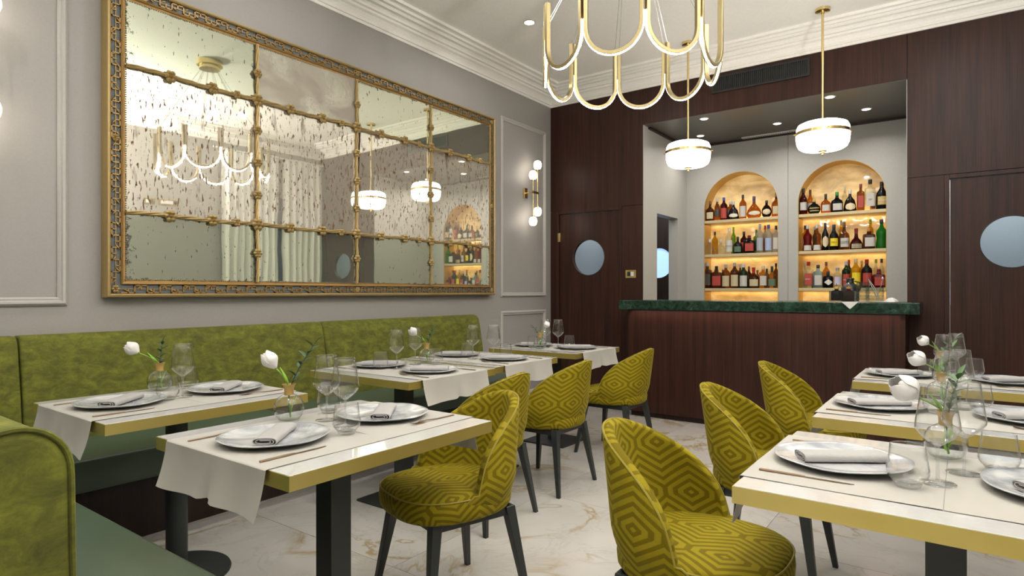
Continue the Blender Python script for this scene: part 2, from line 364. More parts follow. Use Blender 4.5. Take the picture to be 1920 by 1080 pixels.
# ------------------------------------------------------------------ the room
XL, XR, YN, YB = -3.78, .85, -1.8, 5.9
fl = struct(MB().box(XL, XR+.1, YN, 7.7, -.06, -.006).build('floor', 'grout'))
xs = [XL]+[x for x in (-3.2, -2.0, -.8, .4) if XL < x < XR]+[XR]
ys = [YN, -.55, .65, 1.85, 3.05, 4.25, 5.45, YB]
for i in range(len(xs)-1):
    for j in range(len(ys)-1):
        x0, x1, y0, y1 = xs[i], xs[i+1], ys[j], ys[j+1]; g = .0012
        t = MB().box(-(x1-x0)/2+g, (x1-x0)/2-g, -(y1-y0)/2+g, (y1-y0)/2-g, -.006, 0).build('tile', 'marble_floor', fl)
        t.location = ((x0+x1)/2, (y0+y1)/2, 0)
struct(MB().box(XL-.1, XR+.1, YN-.1, YB+.12, CEIL, CEIL+.1).build('ceiling', 'white_paint'))
wl = struct(MB().box(XL-.12, XL, YN, YB+.12, 0, CEIL).build('wall_left', 'wall_paint'))
wn = struct(MB().box(XL, XR, YN-.12, YN, 0, CEIL).build('wall_near', 'wall_paint'))
# right wall with a window behind the curtain
wr = MB(); wr.box(XR, XR+.12, YN, 4.75, 0, CEIL); wr.box(XR, XR+.12, 5.55, YB+.12, 0, CEIL); wr.box(XR, XR+.12, 4.75, 5.55, 2.6, CEIL); wr.box(XR, XR+.12, 4.75, 5.55, 0, .3)
wr = struct(wr.build('wall_right', 'wall_paint'))
win = MB(); win.box(XR+.02, XR+.07, 4.75, 4.81, .3, 2.6).box(XR+.02, XR+.07, 5.49, 5.55, .3, 2.6).box(XR+.02, XR+.07, 4.81, 5.49, .3, .36).box(XR+.02, XR+.07, 4.81, 5.49, 2.54, 2.6)
win = struct(win.build('window_1', 'black_metal'))
MB().box(XR+.04, XR+.046, 4.81, 5.49, .36, 2.54).build('pane', 'window_glass', win)
MB().box(XR+.03, XR+.06, 5.135, 5.165, .36, 2.54).build('mullion', 'black_metal', win)
for nm, y0, y1 in (('a', 4.42, 5.10), ('b', 5.17, 5.85)):
    mb = MB(); n = 90; F = []; Bk = []
    for k in range(n+1):
        y = y0+(y1-y0)*k/n; x = XR-.12+.035*math.sin(k/n*(y1-y0)*2*math.pi/.105)+.008*math.sin(k*1.7)
        F.append([(x, y, z) for z in (.02, 1.0, 2.0, 3.16)]); Bk.append([(x+.004, y, z) for z in (3.16, 2.0, 1.0, .02)])
    mb.loops([f+b_ for f, b_ in zip(F, Bk)])
    c = mb.build('sheer_curtain', 'curtain_sheer', None, 60)
    tag(c, 'long pleated white sheer curtain by the window, ' + ('further from the bar' if nm == 'a' else 'against the dark wood wall'), 'curtain', 'sheer curtains at the window')
tag(MB().tube([(XR-.12, 4.3, 3.175), (XR-.12, 5.88, 3.175)], .012, 8).build('curtain_rail', 'white_plastic', None, True), 'slim white rail carrying the sheer curtains by the window', 'curtain rail')

# crown moulding: one profile mitred round the room
def rect_sweep(mb, corners, prof, place):
    L = []
    for (cu, cv, su, sv) in corners: L.append([place(cu+su*d, cv+sv*d, h) for d, h in prof])
    mb.loops(L, True, False, True); return mb
CP = [(0, -.170), (.014, -.170), (.016, -.150), (.030, -.150), (.032, -.128), (.040, -.112), (.056, -.096), (.078, -.088), (.080, -.070), (.104, -.070),
      (.106, -.052), (.122, -.040), (.150, -.036), (.152, -.046), (.166, -.046), (.168, -.022), (.204, -.022), (.206, -.034), (.216, -.034), (.218, -.014), (.262, -.014), (.264, -.022), (.276, -.022), (.278, 0), (0, 0)]
mb = rect_sweep(MB(), [(XL, YN, 1, 1), (XR, YN, -1, 1), (XR, YB, -1, -1), (XL, YB, 1, -1)], CP, lambda u, v, h: (u, v, CEIL+h))
struct(mb.build('trim_1', 'white_paint'))

# moulded frames on the left wall
PP = [(-.022, 0), (-.022, .008), (-.014, .014), (-.006, .012), (0, .020), (.010, .022), (.016, .016), (.022, .010), (.022, 0)]
def wall_frame(y0, y1, z0, z1):
    mb = rect_sweep(MB(), [(y0, z0, -1, -1), (y1, z0, 1, -1), (y1, z1, 1, 1), (y0, z1, -1, 1)], PP, lambda u, v, h: (XL+h, u, v))
    return mb.build('wall_panel_frame', 'wall_paint_lit', wl, 30)
for a in ((4.975, 5.765, 1.17, 2.97), (4.975, 5.765, .12, .98), (.40, 1.19, 1.15, 2.97)): wall_frame(*a)
mb = MB().box(XL, XL+.012, YN, YB-.005, 0, .10); struct(mb.build('baseboard_left', 'white_paint'))

# back wall in mahogany panels
D1 = (-3.666, -2.924, 2.07); D2 = (-.076, .690, 2.085)
core = MB()
def wp(x0, x1, z0, z1):
    core.box(x0, x1, YB+.02, YB+.12, z0, z1)
    g = .0018; return (x0+g, x1-g, z0+g, z1-g)
panels = [wp(XL, -3.70, 0, 2.10), wp(XL, -2.650, 2.10, CEIL), wp(-2.890, -2.650, 0, 2.10), wp(-2.650, -.355, 2.924, CEIL), wp(-.355, XR, 2.12, CEIL), wp(-.355, -.11, 0, 2.12), wp(.725, XR, 0, 2.12)]
wb = struct(core.build('wall_back', 'dark_oak'))
for x0, x1, z0, z1 in panels:
    MB().box(x0, x1, YB, YB+.02, z0, z1).build('wood_panel', 'mahogany', wb)

def round_hole(mb, x0, x1, z0, z1, cx, cz, r, y0, y1, n=64):
    def outer(a):
        c, s_ = math.cos(a), math.sin(a); t = 1e9
        if c > 1e-9: t = min(t, (x1-cx)/c)
        if c < -1e-9: t = min(t, (x0-cx)/c)
        if s_ > 1e-9: t = min(t, (z1-cz)/s_)
        if s_ < -1e-9: t = min(t, (z0-cz)/s_)
        return (cx+t*c, cz+t*s_)
    angs = sorted([2*math.pi*i/n for i in range(n)]+[math.atan2(z-cz, x-cx) % (2*math.pi) for x in (x0, x1) for z in (z0, z1)])
    o = [outer(a) for a in angs]; i_ = [(cx+r*math.cos(a), cz+r*math.sin(a)) for a in angs]
    mb.loops([[(p[0], y0, p[1]) for p in i_], [(p[0], y0, p[1]) for p in o], [(p[0], y1, p[1]) for p in o], [(p[0], y1, p[1]) for p in i_]], True, False, True)
def door(n, D, cx, hinge_side):
    x0, x1, zt = D; g = .005
    mb = MB(); round_hole(mb, x0+g, x1-g, .006, zt-g, cx, 1.575, .195, YB+.012, YB+.055)
    d = struct(mb.build('door_%d' % n, 'mahogany'))
    fr = MB().box(x0-.034, x0, YB-.006, YB+.08, 0, zt+.032).box(x1, x1+.034, YB-.006, YB+.08, 0, zt+.032).box(x0, x1, YB-.006, YB+.08, zt, zt+.032)
    fr.build('door_frame', 'mahogany', d, False, .002)
    MB().lathe([(.194, 0), (.194, .006)], 48, Mx=Matrix.Translation((cx, YB+.040, 1.575)) @ Matrix.Rotation(R(90), 4, 'X')).build('pane', 'window_glass', d)
    rim = MB(); pts = [(cx+.195*math.cos(a), YB+.012, 1.575+.195*math.sin(a)) for a in [2*math.pi*i/48 for i in range(49)]]
    rim.tube(pts, .0035, 6).build('porthole_rim', 'black_metal', d, True)
    for z in ((1.81, .3) if hinge_side else ()):
        MB().box(x0-.012, x0+.022, YB-.012, YB+.012, z-.05, z+.05).build('hinge', 'brass', d, False, .003)
    return d
door(1, D1, -3.295, True); d2 = door(2, D2, .307, False)
MB().box(D2[0]+.0005, D2[0]+.0045, YB+.006, YB+.010, .02, 2.075).build('door_gap_light', 'steel', d2)  # pale strip standing in for light leaking through the door gap
# lobbies behind the doors
def lobby(n, x0, x1, y1, mat):
    mb = MB(); mb.box(x0-.05, x0, YB+.13, y1, 0, 2.7); 
    if n == 2: mb.box(x1, x1+.05, YB+.13, y1, 0, 2.7)
    mb.box(x0-.05, x1+.05, YB+.13, y1, 2.7, 2.75)
    return struct(mb.build('wall_lobby_%d' % n, mat))
lobby(1, XL, -2.76, 7.6, 'lobby_paint'); lobby(2, -.24, XR, 7.9, 'lobby_paint')
mb = MB(); round_hole(mb, XL-.05, -2.71, 0, 2.75, -3.20, 1.575, .195, 7.6, 7.65); far = struct(mb.build('door_3', 'dark_oak'))
MB().lathe([(.194, 0), (.194, .01)], 48, Mx=Matrix.Translation((-3.20, 7.635, 1.575)) @ Matrix.Rotation(R(90), 4, 'X')).build('pane', 'blue_pane', far)
struct(MB().box(-.29, XR+.05, 7.9, 7.95, 0, 2.75).build('wall_lobby_end', 'lobby_paint'))
ww = struct(MB().box(-.24, XR, 7.86, 7.9, 1.02, 1.06).box(-.24, XR, 7.86, 7.9, 1.30, 1.36).box(.28, .31, 7.86, 7.9, 1.06, 1.3).build('window_2', 'black_metal'))
MB().box(-.24, .28, 7.885, 7.895, 1.06, 1.30).build('pane', 'blue_pane', ww); MB().box(.31, XR, 7.885, 7.895, 1.06, 1.30).build('pane', 'blue_pane', ww)

# bar recess
BX0, BX1, BY = -2.645, -.360, 7.14
lw = MB(); lw.box(BX0-.11, BX0, YB+.12, 6.25, 0, 2.92); lw.box(BX0-.0045, BX0, YB+.0004, YB+.12, 0, 2.92).box(BX0-.11, BX0, 6.85, BY, 0, 2.92).box(BX0-.11, BX0, 6.25, 6.85, 2.045, 2.92)
struct(lw.build('wall_bar_left', 'bar_paint'))
struct(MB().box(BX1, BX1+.11, YB+.12, BY, 0, 2.92).box(BX1, BX1+.0045, YB+.0004, YB+.12, 0, 2.92).build('wall_bar_right', 'bar_paint'))
struct(MB().box(BX0-.11, BX1+.11, YB+.12, BY+.3, 2.92, 3.0).box(BX0-.004, BX1+.004, YB+.0004, YB+.12, 2.92, 2.9235).build('ceiling_bar', 'soffit_paint'))
struct(MB().box(BX0, BX1, BY-.03, BY, 2.90, 2.92).box(BX0, BX0+.03, YB+.12, BY-.03, 2.90, 2.92).build('trim_2', 'dark_oak'))
SPR, RA = 2.155, .41
bw = MB(); BF = BY+.25
def slab(x0, x1, z0, z1): bw.box(x0, x1, BY, BF, z0, z1)
slab(BX0, ARCH[0][0], 0, 2.92); slab(ARCH[0][1], -1.5205, 0, 2.92); slab(-1.5175, ARCH[1][0], 0, 2.92); slab(ARCH[1][1], BX1, 0, 2.92)
for a, b_ in ARCH:
    slab(a, b_, 0, .84); cx = (a+b_)/2; n = 32; L = []
    for k in range(n+1):
        an = math.pi-math.pi*k/n; x = cx+(b_-a)/2*math.cos(an); z = SPR+RA*math.sin(an)
        L.append([(x, BY, z), (x, BY, 2.92), (x, BF, 2.92), (x, BF, z)])
    bw.loops(L)
wbb = struct(bw.build('wall_bar_back', 'bar_paint'))
for a, b_ in ARCH:
    cx = (a+b_)/2; n = 32; t = .004; L = []
    pts = [(a, .84)]+[(cx+(b_-a)/2*math.cos(math.pi-math.pi*k/n), SPR+RA*math.sin(math.pi*k/n)) for k in range(n+1)]+[(b_, .84)]
    for (x, z) in pts:
        dx, dz = (x-cx), max(0, z-SPR); l = math.hypot(dx, dz) or 1; ix, iz = x-t*dx/l, z-t*dz/l
        L.append([(x, BY-.001, z), (ix, BY-.001, iz), (ix, NB, iz), (x, NB, z)])
    MB().loops(L).build('arch_lining', 'gold_lining', wbb, 40)
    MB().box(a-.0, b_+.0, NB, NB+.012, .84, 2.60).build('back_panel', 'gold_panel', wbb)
    MB().box(a+.004, b_-.004, BY, NB, .84, .86).build('niche_base', 'shelf_gold', wbb)
SH = (2.03, 1.635, 1.24)
nm = ['topmost', 'middle', 'lowest']
for ai, (a, b_) in enumerate(ARCH):
    for k, z in enumerate(SH):
        s_ = MB().box(a+.005, b_-.005, BY+.004, NB-.045, z-.032, z).build('shelf', 'shelf_gold', None, False, .002)
        tag(s_, '%s gilded bottle shelf in the %s lit arch' % (nm[k], 'left' if ai == 0 else 'right'), 'shelf', 'shelves in the lit arches')

# bar counter
bc = thing('bar_counter', 'mahogany bar counter with a thick green marble top', 'bar counter', (-1.48, 5.68, 0))
def bcp(n_, mt, *bx, **k):
    o = MB().box(bx[0]+1.48, bx[1]+1.48, bx[2]-5.68, bx[3]-5.68, bx[4], bx[5]).build(n_, mt, bc, False, **k); return o
bcp('countertop', 'green_marble', -2.68, -.245, 5.40, 5.898, 1.03, 1.12, bevel=.008, seg=3)
bcp('countertop_inner', 'green_marble', -2.640, -.365, 5.898, 6.06, 1.03, 1.12)
bcp('front_panel', 'mahogany', -2.617, -.342, 5.482, 5.50, .05, 1.03)
bcp('end_panel', 'mahogany', -2.617, -2.599, 5.50, 5.898, .05, 1.03); bcp('end_panel', 'mahogany', -.36, -.342, 5.50, 5.898, .05, 1.03)
bcp('plinth', 'dark_oak', -2.60, -.36, 5.52, 5.89, 0, .05)

# ------------------------------------------------------------------ ceiling fittings
for i, (x, y) in enumerate(DOWN):
    t = thing('downlight', 'small white recessed downlight %s' % ['above the green banquette near the wood wall', 'added above the middle of the green banquette', 'added above the banquette corner', 'added in the ceiling before the right-hand door',
              'added in the ceiling over the right tables', 'added in the ceiling over the viewer', 'added in the ceiling before the ring chandelier', 'added in the ceiling at the near wall'][i], 'downlight', (x, y, CEIL), 0, 'ceiling downlights')
    MB().lathe([(.05, 0), (.055, -.004), (.042, -.008), (.040, -.002)], 24).build('trim_ring', 'white_plastic', t, True)
    MB().lathe([(.040, -.003), (.040, -.0045)], 24).build('lens', 'lamp_disc', t)
for i, (x, y) in enumerate(SOFF):
    t = thing('downlight', 'small round downlight in the dark bar soffit, %s' % ['front row above the left arch side', 'back row at the left end', 'back row middle', 'front row toward the right end', 'back row at the right end'][i], 'downlight', (x, y, 2.92), 0, 'bar soffit downlights')
    MB().lathe([(.045, 0), (.048, -.004), (.036, -.008), (.034, -.002)], 20).build('trim_ring', 'white_plastic', t, True)
    MB().lathe([(.034, -.003), (.034, -.0045)], 20).build('lens', 'lamp_disc', t)
t = thing('air_grille', 'white slotted linear air grille in the bar soffit', 'vent', (-1.70, 7.06, 2.92))
MB().box(-.28, .28, -.035, .035, -.008, 0).build('grille_frame', 'white_plastic', t)
for k in range(24): MB().box(-.27+k*.0228, -.257+k*.0228, -.024, .024, -.0105, -.008).build('slat', 'grout', t)
t = thing('air_vent', 'long black slotted air vent high in the mahogany wall', 'vent', (-1.505, YB, 3.18))
MB().box(-.42, .42, -.004, 0, -.075, .075).build('vent_back', 'dark_slot', t)
f_ = MB().box(-.43, .43, -.016, 0, .062, .080).box(-.43, .43, -.016, 0, -.080, -.062).box(-.43, -.41, -.016, 0, -.062, .062).box(.41, .43, -.016, 0, -.062, .062); f_.build('vent_frame', 'black_plastic', t)
fin = MB().box(-.003, .003, -.014, -.004, -.062, .062).build('fin', 'black_metal', t); fin.location.x = -.40
for k in range(1, 46): c = again(fin, t); c.location.x = -.40+k*.0178

# wall switches
def plate(loc, w_, h_, rz, label, grp, n=2):
    t = thing('light_switch', label, 'switch', loc, rz, grp)
    MB().box(-w_/2, w_/2, -.009, 0, -h_/2, h_/2).build('cover_plate', 'brass', t, False, .004)
    for k in range(n):
        x = (-w_/2+.022)+(w_-.044)*(k+.5)/n
        MB().box(x-(w_-.05)/n/2, x+(w_-.05)/n/2, -.013, -.009, -h_/2+.02, h_/2-.02).build('rocker', 'black_metal' if k == 0 else 'white_plastic', t, False, .002)
plate((-2.785, YB, 1.385), .12, .085, 0, 'brass switch plate on the mahogany wall beside the left porthole door', None)
plate((XR, 3.54, 2.36), .13, .08, R(-90), 'short brass plate high on the cream wall opposite the mirror', 'plates above the right tables')
plate((XR, 3.77, 2.36), .25, .08, R(-90), 'long brass plate high on the cream wall opposite the mirror', 'plates above the right tables', 4)

# pendants
def pendant(loc, label):
    t = thing('pendant_lamp', label, 'pendant lamp', loc, 0, 'pendant lamps over the bar')
    MB().lathe([(.055, 0), (.055, -.022), (.02, -.026), (.012, -.04)], 28).build('canopy', 'brass', t, 40)
    MB().tube([(0, 0, -.03), (0, 0, -.915)], .0095, 10).build('rod', 'brass', t, True)
    MB().lathe([(.03, -.90), (.150, -.912), (.180, -.925), (.192, -.950), (.196, -1.0), (.196, -1.03), (.190, -1.075), (.176, -1.105), (.150, -1.122), (.03, -1.135)], 48).build('opal_shade', 'opal', t, 60)
    b_ = MB().lathe([(.1975, -.983), (.201, -.983), (.201, -1.008), (.1975, -1.008)], 48, caps=False).build('band', 'brass', t, 40)
    for a in (0, 90, 180, 270):
        MB().lathe([(.007, 0), (.007, .012), (.003, .016)], 10, Mx=Matrix.Rotation(R(a+20), 4, 'Z') @ Matrix.Translation((.2, 0, -.995)) @ Matrix.Rotation(R(90), 4, 'Y')).build('screw', 'brass', b_, True)
    MB().lathe([(.035, -1.13), (.035, -1.138), (.018, -1.142), (.018, -1.152), (.009, -1.155), (.009, -1.168), (.004, -1.172)], 20).build('finial', 'brass', t, 40)
    return t
pA = pendant((-2.0, 5.43, CEIL), 'round opal glass pendant with brass band over the left end of the bar')
KIDS0 = None
dup(pA, (-.895, 5.42, CEIL), 0, 'round opal glass pendant with brass band over the right half of the bar')

# ring chandelier
CC = Vector((-1.475, 3.10, 0)); RR = .48
t = thing('ring_chandelier', 'large ring chandelier of glowing brass U tubes hanging from the ceiling', 'chandelier', (CC.x, CC.y, CEIL))
MB().lathe([(.115, 0), (.115, -.05), (.108, -.054), (.09, -.054), (.09, -.085), (.03, -.088)], 40).build('canopy', 'brass', t, 30)
base_ang = math.atan2(.8066, -.591)
Wd = .272; rad = Wd/2; zb = 2.345-CEIL; zc = zb+rad; zt = 2.72-CEIL; zl = 2.53-CEIL
proto = None
for k in range(10):
    a = base_ang-R(20+36*k)
    mm = Matrix.Translation((RR*.955*math.cos(a), RR*.955*math.sin(a), 0)) @ Matrix.Rotation(a+R(90), 4, 'Z')
    if proto is None:
        path = [(-rad, zt), (-rad, (zt+zc)/2)]+[(rad*math.cos(math.pi+math.pi*i/24), zc+rad*math.sin(math.pi+math.pi*i/24)) for i in range(25)]+[(rad, (zt+zc)/2), (rad, zt)]
        def strip(path, w_, d0, d1):
            L = []
            for i, (x, z) in enumerate(path):
                x0, z0 = path[max(i-1, 0)]; x1, z1 = path[min(i+1, len(path)-1)]; l = math.hypot(x1-x0, z1-z0); nx, nz = (z1-z0)/l, -(x1-x0)/l
                L.append([(x+nx*d0, -w_, z+nz*d0), (x+nx*d0, w_, z+nz*d0), (x+nx*d1, w_, z+nz*d1), (x+nx*d1, -w_, z+nz*d1)])
            return MB().loops(L)
        ut = strip(path, .0125, -.011, .008).build('u_tube', 'aged_brass', t, 30, bevel=.002)
        lp = [(-rad, zl), (-rad, (zl+zc)/2)]+path[2:27]+[(rad, (zl+zc)/2), (rad, zl)]
        ls = strip(lp, .0042, .008, .0100).build('led_strip', 'led', ut, 30)
        ca = []
        for sx in (-1, 1):
            ca.append(None)
        ut.matrix_local = mm; proto = (ut, ls)
    else:
        u = again(proto[0], t, mm); again(proto[1], u)
    for sx in (-1, 1):
        p = mm @ Vector((sx*rad, 0, zt)); q = Vector((p.x*.15, p.y*.15, -.086))
        MB().tube([q, p], .0012, 4).build('suspension_cable', 'steel', t)

# wall sconces
def sconce(loc, label):
    t = thing('wall_sconce', label, 'wall light', loc, 0, 'brass wall sconces')
    MB().box(0, .02, -.03, .03, -.055, .055).build('back_plate', 'brass', t, False, .003)
    MB().tube([(.02, 0, 0), (.12, -.01, 0)], .006, 8).build('arm', 'brass', t, True)
    MB().box(.112, .130, -.025, .085, -.012, .012).build('crossbar', 'aged_brass', t, False, .002)
    for (y, z0, z1) in ((-.015, -.25, .12), (.07, -.14, .24)):
        rd = MB().tube([(.121, y, z0), (.121, y, z1)], .005, 8).build('rod', 'brass', t, True)
        for z, sg in ((z0, -1), (z1, 1)):
            MB().lathe([(.02, 0), (.02, sg*.016), (.012, sg*.018)][::sg], 16, (.121, y, z)).build('socket', 'brass', rd, 40)
            pr = [(.016, .012), (.034, .022), (.042, .045), (.042, .07), (.036, .092), (.022, .104), (.004, .108)]
            MB().lathe([(r_, sg*h) for r_, h in pr][::sg], 20, (.121, y, z)).build('opal_globe', 'bulb', rd, True)
    return t
sc0 = sconce((XL, 5.385, 2.255), 'brass wall sconce with four opal globes right of the mirror')
dup(sc0, (XL, .80, 2.255), 0, 'brass wall sconce with four opal globes left of the mirror')

for i, (x, y, z, p) in enumerate(ADDED_UPL):
    t = thing('added_uplighter', 'small added brass bowl uplighter high on the %s' % ['near wall above the corner banquette', 'near wall behind the viewer', 'right wall beyond the picture edge', 'right wall beside the viewer'][i], 'wall light', (x, y, z), 0, 'added bowl uplighters')
    MB().lathe([(.02, 0), (.07, .02), (.105, .06), (.11, .085), (.106, .085), (.10, .062), (.066, .026), (.01, .008)], 28).build('bowl', 'brass', t, 60)
    ex = (.14, 0) if i > 1 else (0, -.14)
    MB().tube([(ex[0]*.5, ex[1]*.5, .03), (ex[0], ex[1], .03)], .012, 8).build('arm', 'brass', t, True)
# ------------------------------------------------------------------ the great antique mirror
MY0, MY1, MZ0, MZ1, MX = 1.37, 4.775, 1.168, 2.908, -3.70
t = thing('wall_mirror', 'huge antique mirror of twelve foxed panes in a carved gilt key-pattern frame', 'mirror', (XL, 0, 0)); ox = -XL
def mk(mb, name, mat, parent=t, **k):
    mb.v = [(p[0]-XL, p[1], p[2]) for p in mb.v]; return mb.build(name, mat, parent, **k)
corners = [(MY0, MZ0, -1, -1), (MY1, MZ0, 1, -1), (MY1, MZ1, 1, 1), (MY0, MZ1, -1, 1)]
FR = lambda prof: rect_sweep(MB(), corners, prof, lambda u, v, h: (XL+h, u, v))
mk(FR([(0, 0), (0, .070), (-.004, .080), (-.014, .084), (-.020, .078), (-.022, .064), (-.022, 0)]), 'outer_moulding', 'gilt_light', smooth=30)
mk(FR([(-.022, 0), (-.022, .062), (-.072, .062), (-.072, 0)]), 'channel', 'blue_grey')
mk(FR([(-.072, 0), (-.072, .072), (-.077, .078), (-.083, .074), (-.086, .066), (-.095, .064), (-.095, 0)]), 'inner_moulding', 'gilt', smooth=30)
IY0, IY1, IZ0, IZ1 = MY0+.095, MY1-.095, MZ0+.095, MZ1-.095
hx = XL+.062
# key pattern: square wave run along each side, as one raised band per side
def key(side):
    L0, L1 = ((MZ0+.075, MZ1-.075) if side < 2 else (MY0+.075, MY1-.075)); n = int((L1-L0)/.066); st = (L1-L0)/n; mb = MB(); w_ = .0032
    def bar(l0, l1, c0, c1):
        l0, l1 = min(l0, l1)-w_, max(l0, l1)+w_; c0, c1 = min(c0, c1)-w_, max(c0, c1)+w_
        if side < 2:
            yy = (MY0 if side == 0 else MY1); s_ = 1 if side == 0 else -1; ya, yb_ = sorted((yy+s_*c0, yy+s_*c1)); mb.box(hx, hx+.009, ya, yb_, l0, l1)
        else:
            zz = (MZ0 if side == 2 else MZ1); s_ = 1 if side == 2 else -1; za, zb_ = sorted((zz+s_*c0, zz+s_*c1)); mb.box(hx, hx+.009, l0, l1, za, zb_)
    for k in range(n):
        l = L0+k*st; a = .027 if k % 2 == 0 else .067
        bar(l, l+st, a, a); bar(l+st, l+st, .027, .067)
        bar(l+st*.5, l+st*.5, a, .047); 
    return mk(mb, 'key_relief', 'gilt')
for sd in range(4): key(sd)
lf = MB().lathe([(.0005, -.016), (.004, -.010), (.006, 0), (.004, .009), (.0005, .017)], 6, ay=.8)
lf0 = None
def leafat(y, z, a):
    global lf0
    m4 = Matrix.Translation((hx+.008-XL, y, z)) @ Matrix.Rotation(a, 4, 'X')
    if lf0 is None: lf0 = lf.build('leaf', 'gilt', t, True); lf0.matrix_local = m4
    else: again(lf0, t, m4)
for yy in (MY0+.047, MY1-.047):
    for k in range(26): leafat(yy+(.009 if k % 2 else -.009), MZ0+.09+k*.062, R(38 if k % 2 else -38))
for zz in (MZ0+.047, MZ1-.047):
    for k in range(50): leafat(MY0+.1+k*.0645, zz+(.009 if k % 2 else -.009), R(90+(28 if k % 2 else -28)))
mb = MB()
for zz in (MZ0+.047, MZ1-.047): mb.box(hx, hx+.006, MY0+.05, MY1-.05, zz-.0015, zz+.0015)
for yy in (MY0+.047, MY1-.047): mb.box(hx, hx+.006, yy-.0015, yy+.0015, MZ0+.05, MZ1-.05)
mk(mb, 'vine_stem', 'gilt_light')
def rosette(y, z, s_=1.0):
    mb = MB()
    for k in range(6):
        a = k*math.pi/3; m4 = Matrix.Translation((.0, y+math.cos(a)*.009*s_, z+math.sin(a)*.009*s_))
        mb.lathe([(.001, -.005*s_), (.006*s_, -.002), (.006*s_, .003), (.001, .007*s_)], 6, Mx=m4 @ Matrix.Rotation(R(90), 4, 'Y'))
    mb.lathe([(.001, -.004), (.005*s_, 0), (.001, .010*s_)], 6, Mx=Matrix.Translation((0, y, z)) @ Matrix.Rotation(R(90), 4, 'Y'))
    return mb
def put_ros(x, y, z, s_, mat='gilt_light'):
    mb = rosette(y, z, s_); mb.v = [(p[0]+x-XL, p[1], p[2]) for p in mb.v]; mb.build('rosette', mat, t)
for y in (MY0+.047, (MY0+MY1)/2, MY1-.047):
    for z in (MZ0+.047, MZ1-.047): put_ros(hx+.006, y, z, 1.5)
for y in (MY0+.047, MY1-.047): put_ros(hx+.006, y, (MZ0+MZ1)/2, 1.5)
mb = MB(); bx = XL+.066
def bead(y, z): mb.lathe([(.0012, -.004), (.0044, 0), (.0012, .004)], 5, Mx=Matrix.Translation((bx, y, z)) @ Matrix.Rotation(R(90), 4, 'Y'))
k = 0
while IZ0+k*.0125 < IZ1: bead(IY0+.004, IZ0+k*.0125); bead(IY1-.004, IZ0+k*.0125); k += 1
k = 0
while IY0+k*.0125 < IY1: bead(IY0+k*.0125, IZ0+.004); bead(IY0+k*.0125, IZ1-.004); k += 1
stuff(mk(mb, 'bead_string', 'gilt_light'))
YC = [IY0, 2.243, 3.058, 3.864, IY1]; ZC = [IZ0, 1.638, 2.447, IZ1]
TW = [-.05, -.85, -1.4, -1.3]
mats = {(0, 0): 'mirror_green', (1, 0): 'mirror_pale', (2, 0): 'mirror_green', (3, 0): 'mirror_pale', (0, 2): 'mirror_green', (1, 2): 'mirror_cloudy', (2, 2): 'mirror_pale', (3, 2): 'mirror_pale'}
for i in range(4):
    for j in range(3):
        p = MB().box(-.002, .002, YC[i]-(YC[i]+YC[i+1])/2+.001, YC[i+1]-(YC[i]+YC[i+1])/2-.001, ZC[j]-(ZC[j]+ZC[j+1])/2+.001, ZC[j+1]-(ZC[j]+ZC[j+1])/2-.001)
        o = p.build('mirror_pane', mats.get((i, j), 'mirror_spotted'), t); o.location = (.085-.004+.0, (YC[i]+YC[i+1])/2, (ZC[j]+ZC[j+1])/2)
        o.location.x = -3.718-XL; o.rotation_euler = (0, R([.10, -.08, .05][j]), R(TW[i]))
mk(MB().box(XL, XL+.055, IY0-.02, IY1+.02, IZ0-.02, IZ1+.02), 'backing_board', 'dark_oak')
rx = -3.700
def rope(pts_f, n_, ang):
    mb = MB()
    for s_ in range(3):
        pts = []
        for k in range(n_+1):
            c, d = pts_f(k/n_); a = k/n_*ang+s_*2*math.pi/3
            w1, w2 = math.cos(a)*.0062, math.sin(a)*.0062; pts.append((rx+w1*.8, c[0]+d[1]*w2, c[1]+d[0]*w2))
        mb.tube(pts, .0062, 5)
    return mk(mb, 'rope_bar', 'gilt_light', smooth=True)
for y in YC[1:4]: rope(lambda s_, y=y: ((y+.003*math.sin(s_*19), IZ0+(IZ1-IZ0)*s_), (0, 1)), 90, 34)
for z in ZC[1:3]: rope(lambda s_, z=z: ((IY0+(IY1-IY0)*s_, z+.004*math.sin(s_*31)), (1, 0)), 180, 70)
for y in YC[1:4]:
    for z in ZC[1:3]: put_ros(rx+.006, y, z, 2.9)
    for z in (2.04, 2.25, 1.83, 2.62, 1.45): put_ros(rx+.006, y, z, 2.1)
for z in ZC[1:3]:
    for i in range(4):
        for f_ in (.3, .62, .82): put_ros(rx+.004, YC[i]+(YC[i+1]-YC[i])*f_, z, 2.5 if f_ < .8 else 1.9)

# ------------------------------------------------------------------ banquettes
bq = thing('banquette', 'long green velvet banquette with leather seat along the cream wall under the mirror', 'banquette', (-3.4, 2.4, 0))
def part(root, mb, name, mat, **k):
    l = root.location; mb.v = [(p[0]-l.x, p[1]-l.y, p[2]-l.z) for p in mb.v]; return mb.build(name, mat, root, **k)
def xprism(prof, y0, y1): return MB().loops([[(x, y0, z) for x, z in prof], [(x, y1, z) for x, z in prof]])
def yprism(prof, x0, x1): return MB().loops([[(x0, y, z) for y, z in prof], [(x1, y, z) for y, z in prof]])
BP = [(-3.775, .30), (-3.575, .30), (-3.575, .50), (-3.600, .70), (-3.635, .90), (-3.650, .958), (-3.672, .985), (-3.74, .985), (-3.770, .965), (-3.775, .93)]
for y0, y1 in ((.25, .972), (.978, 2.712), (2.718, 4.47)):
    part(bq, xprism(BP, y0, y1), 'backrest', 'green_velvet', bevel=.035 if y1 > 4 else .012, seg=4, smooth=40)
part(bq, MB()  .box(-3.60, -3.10, .25, 4.46, .315, .462), 'seat', 'leather', bevel=.014, seg=3)
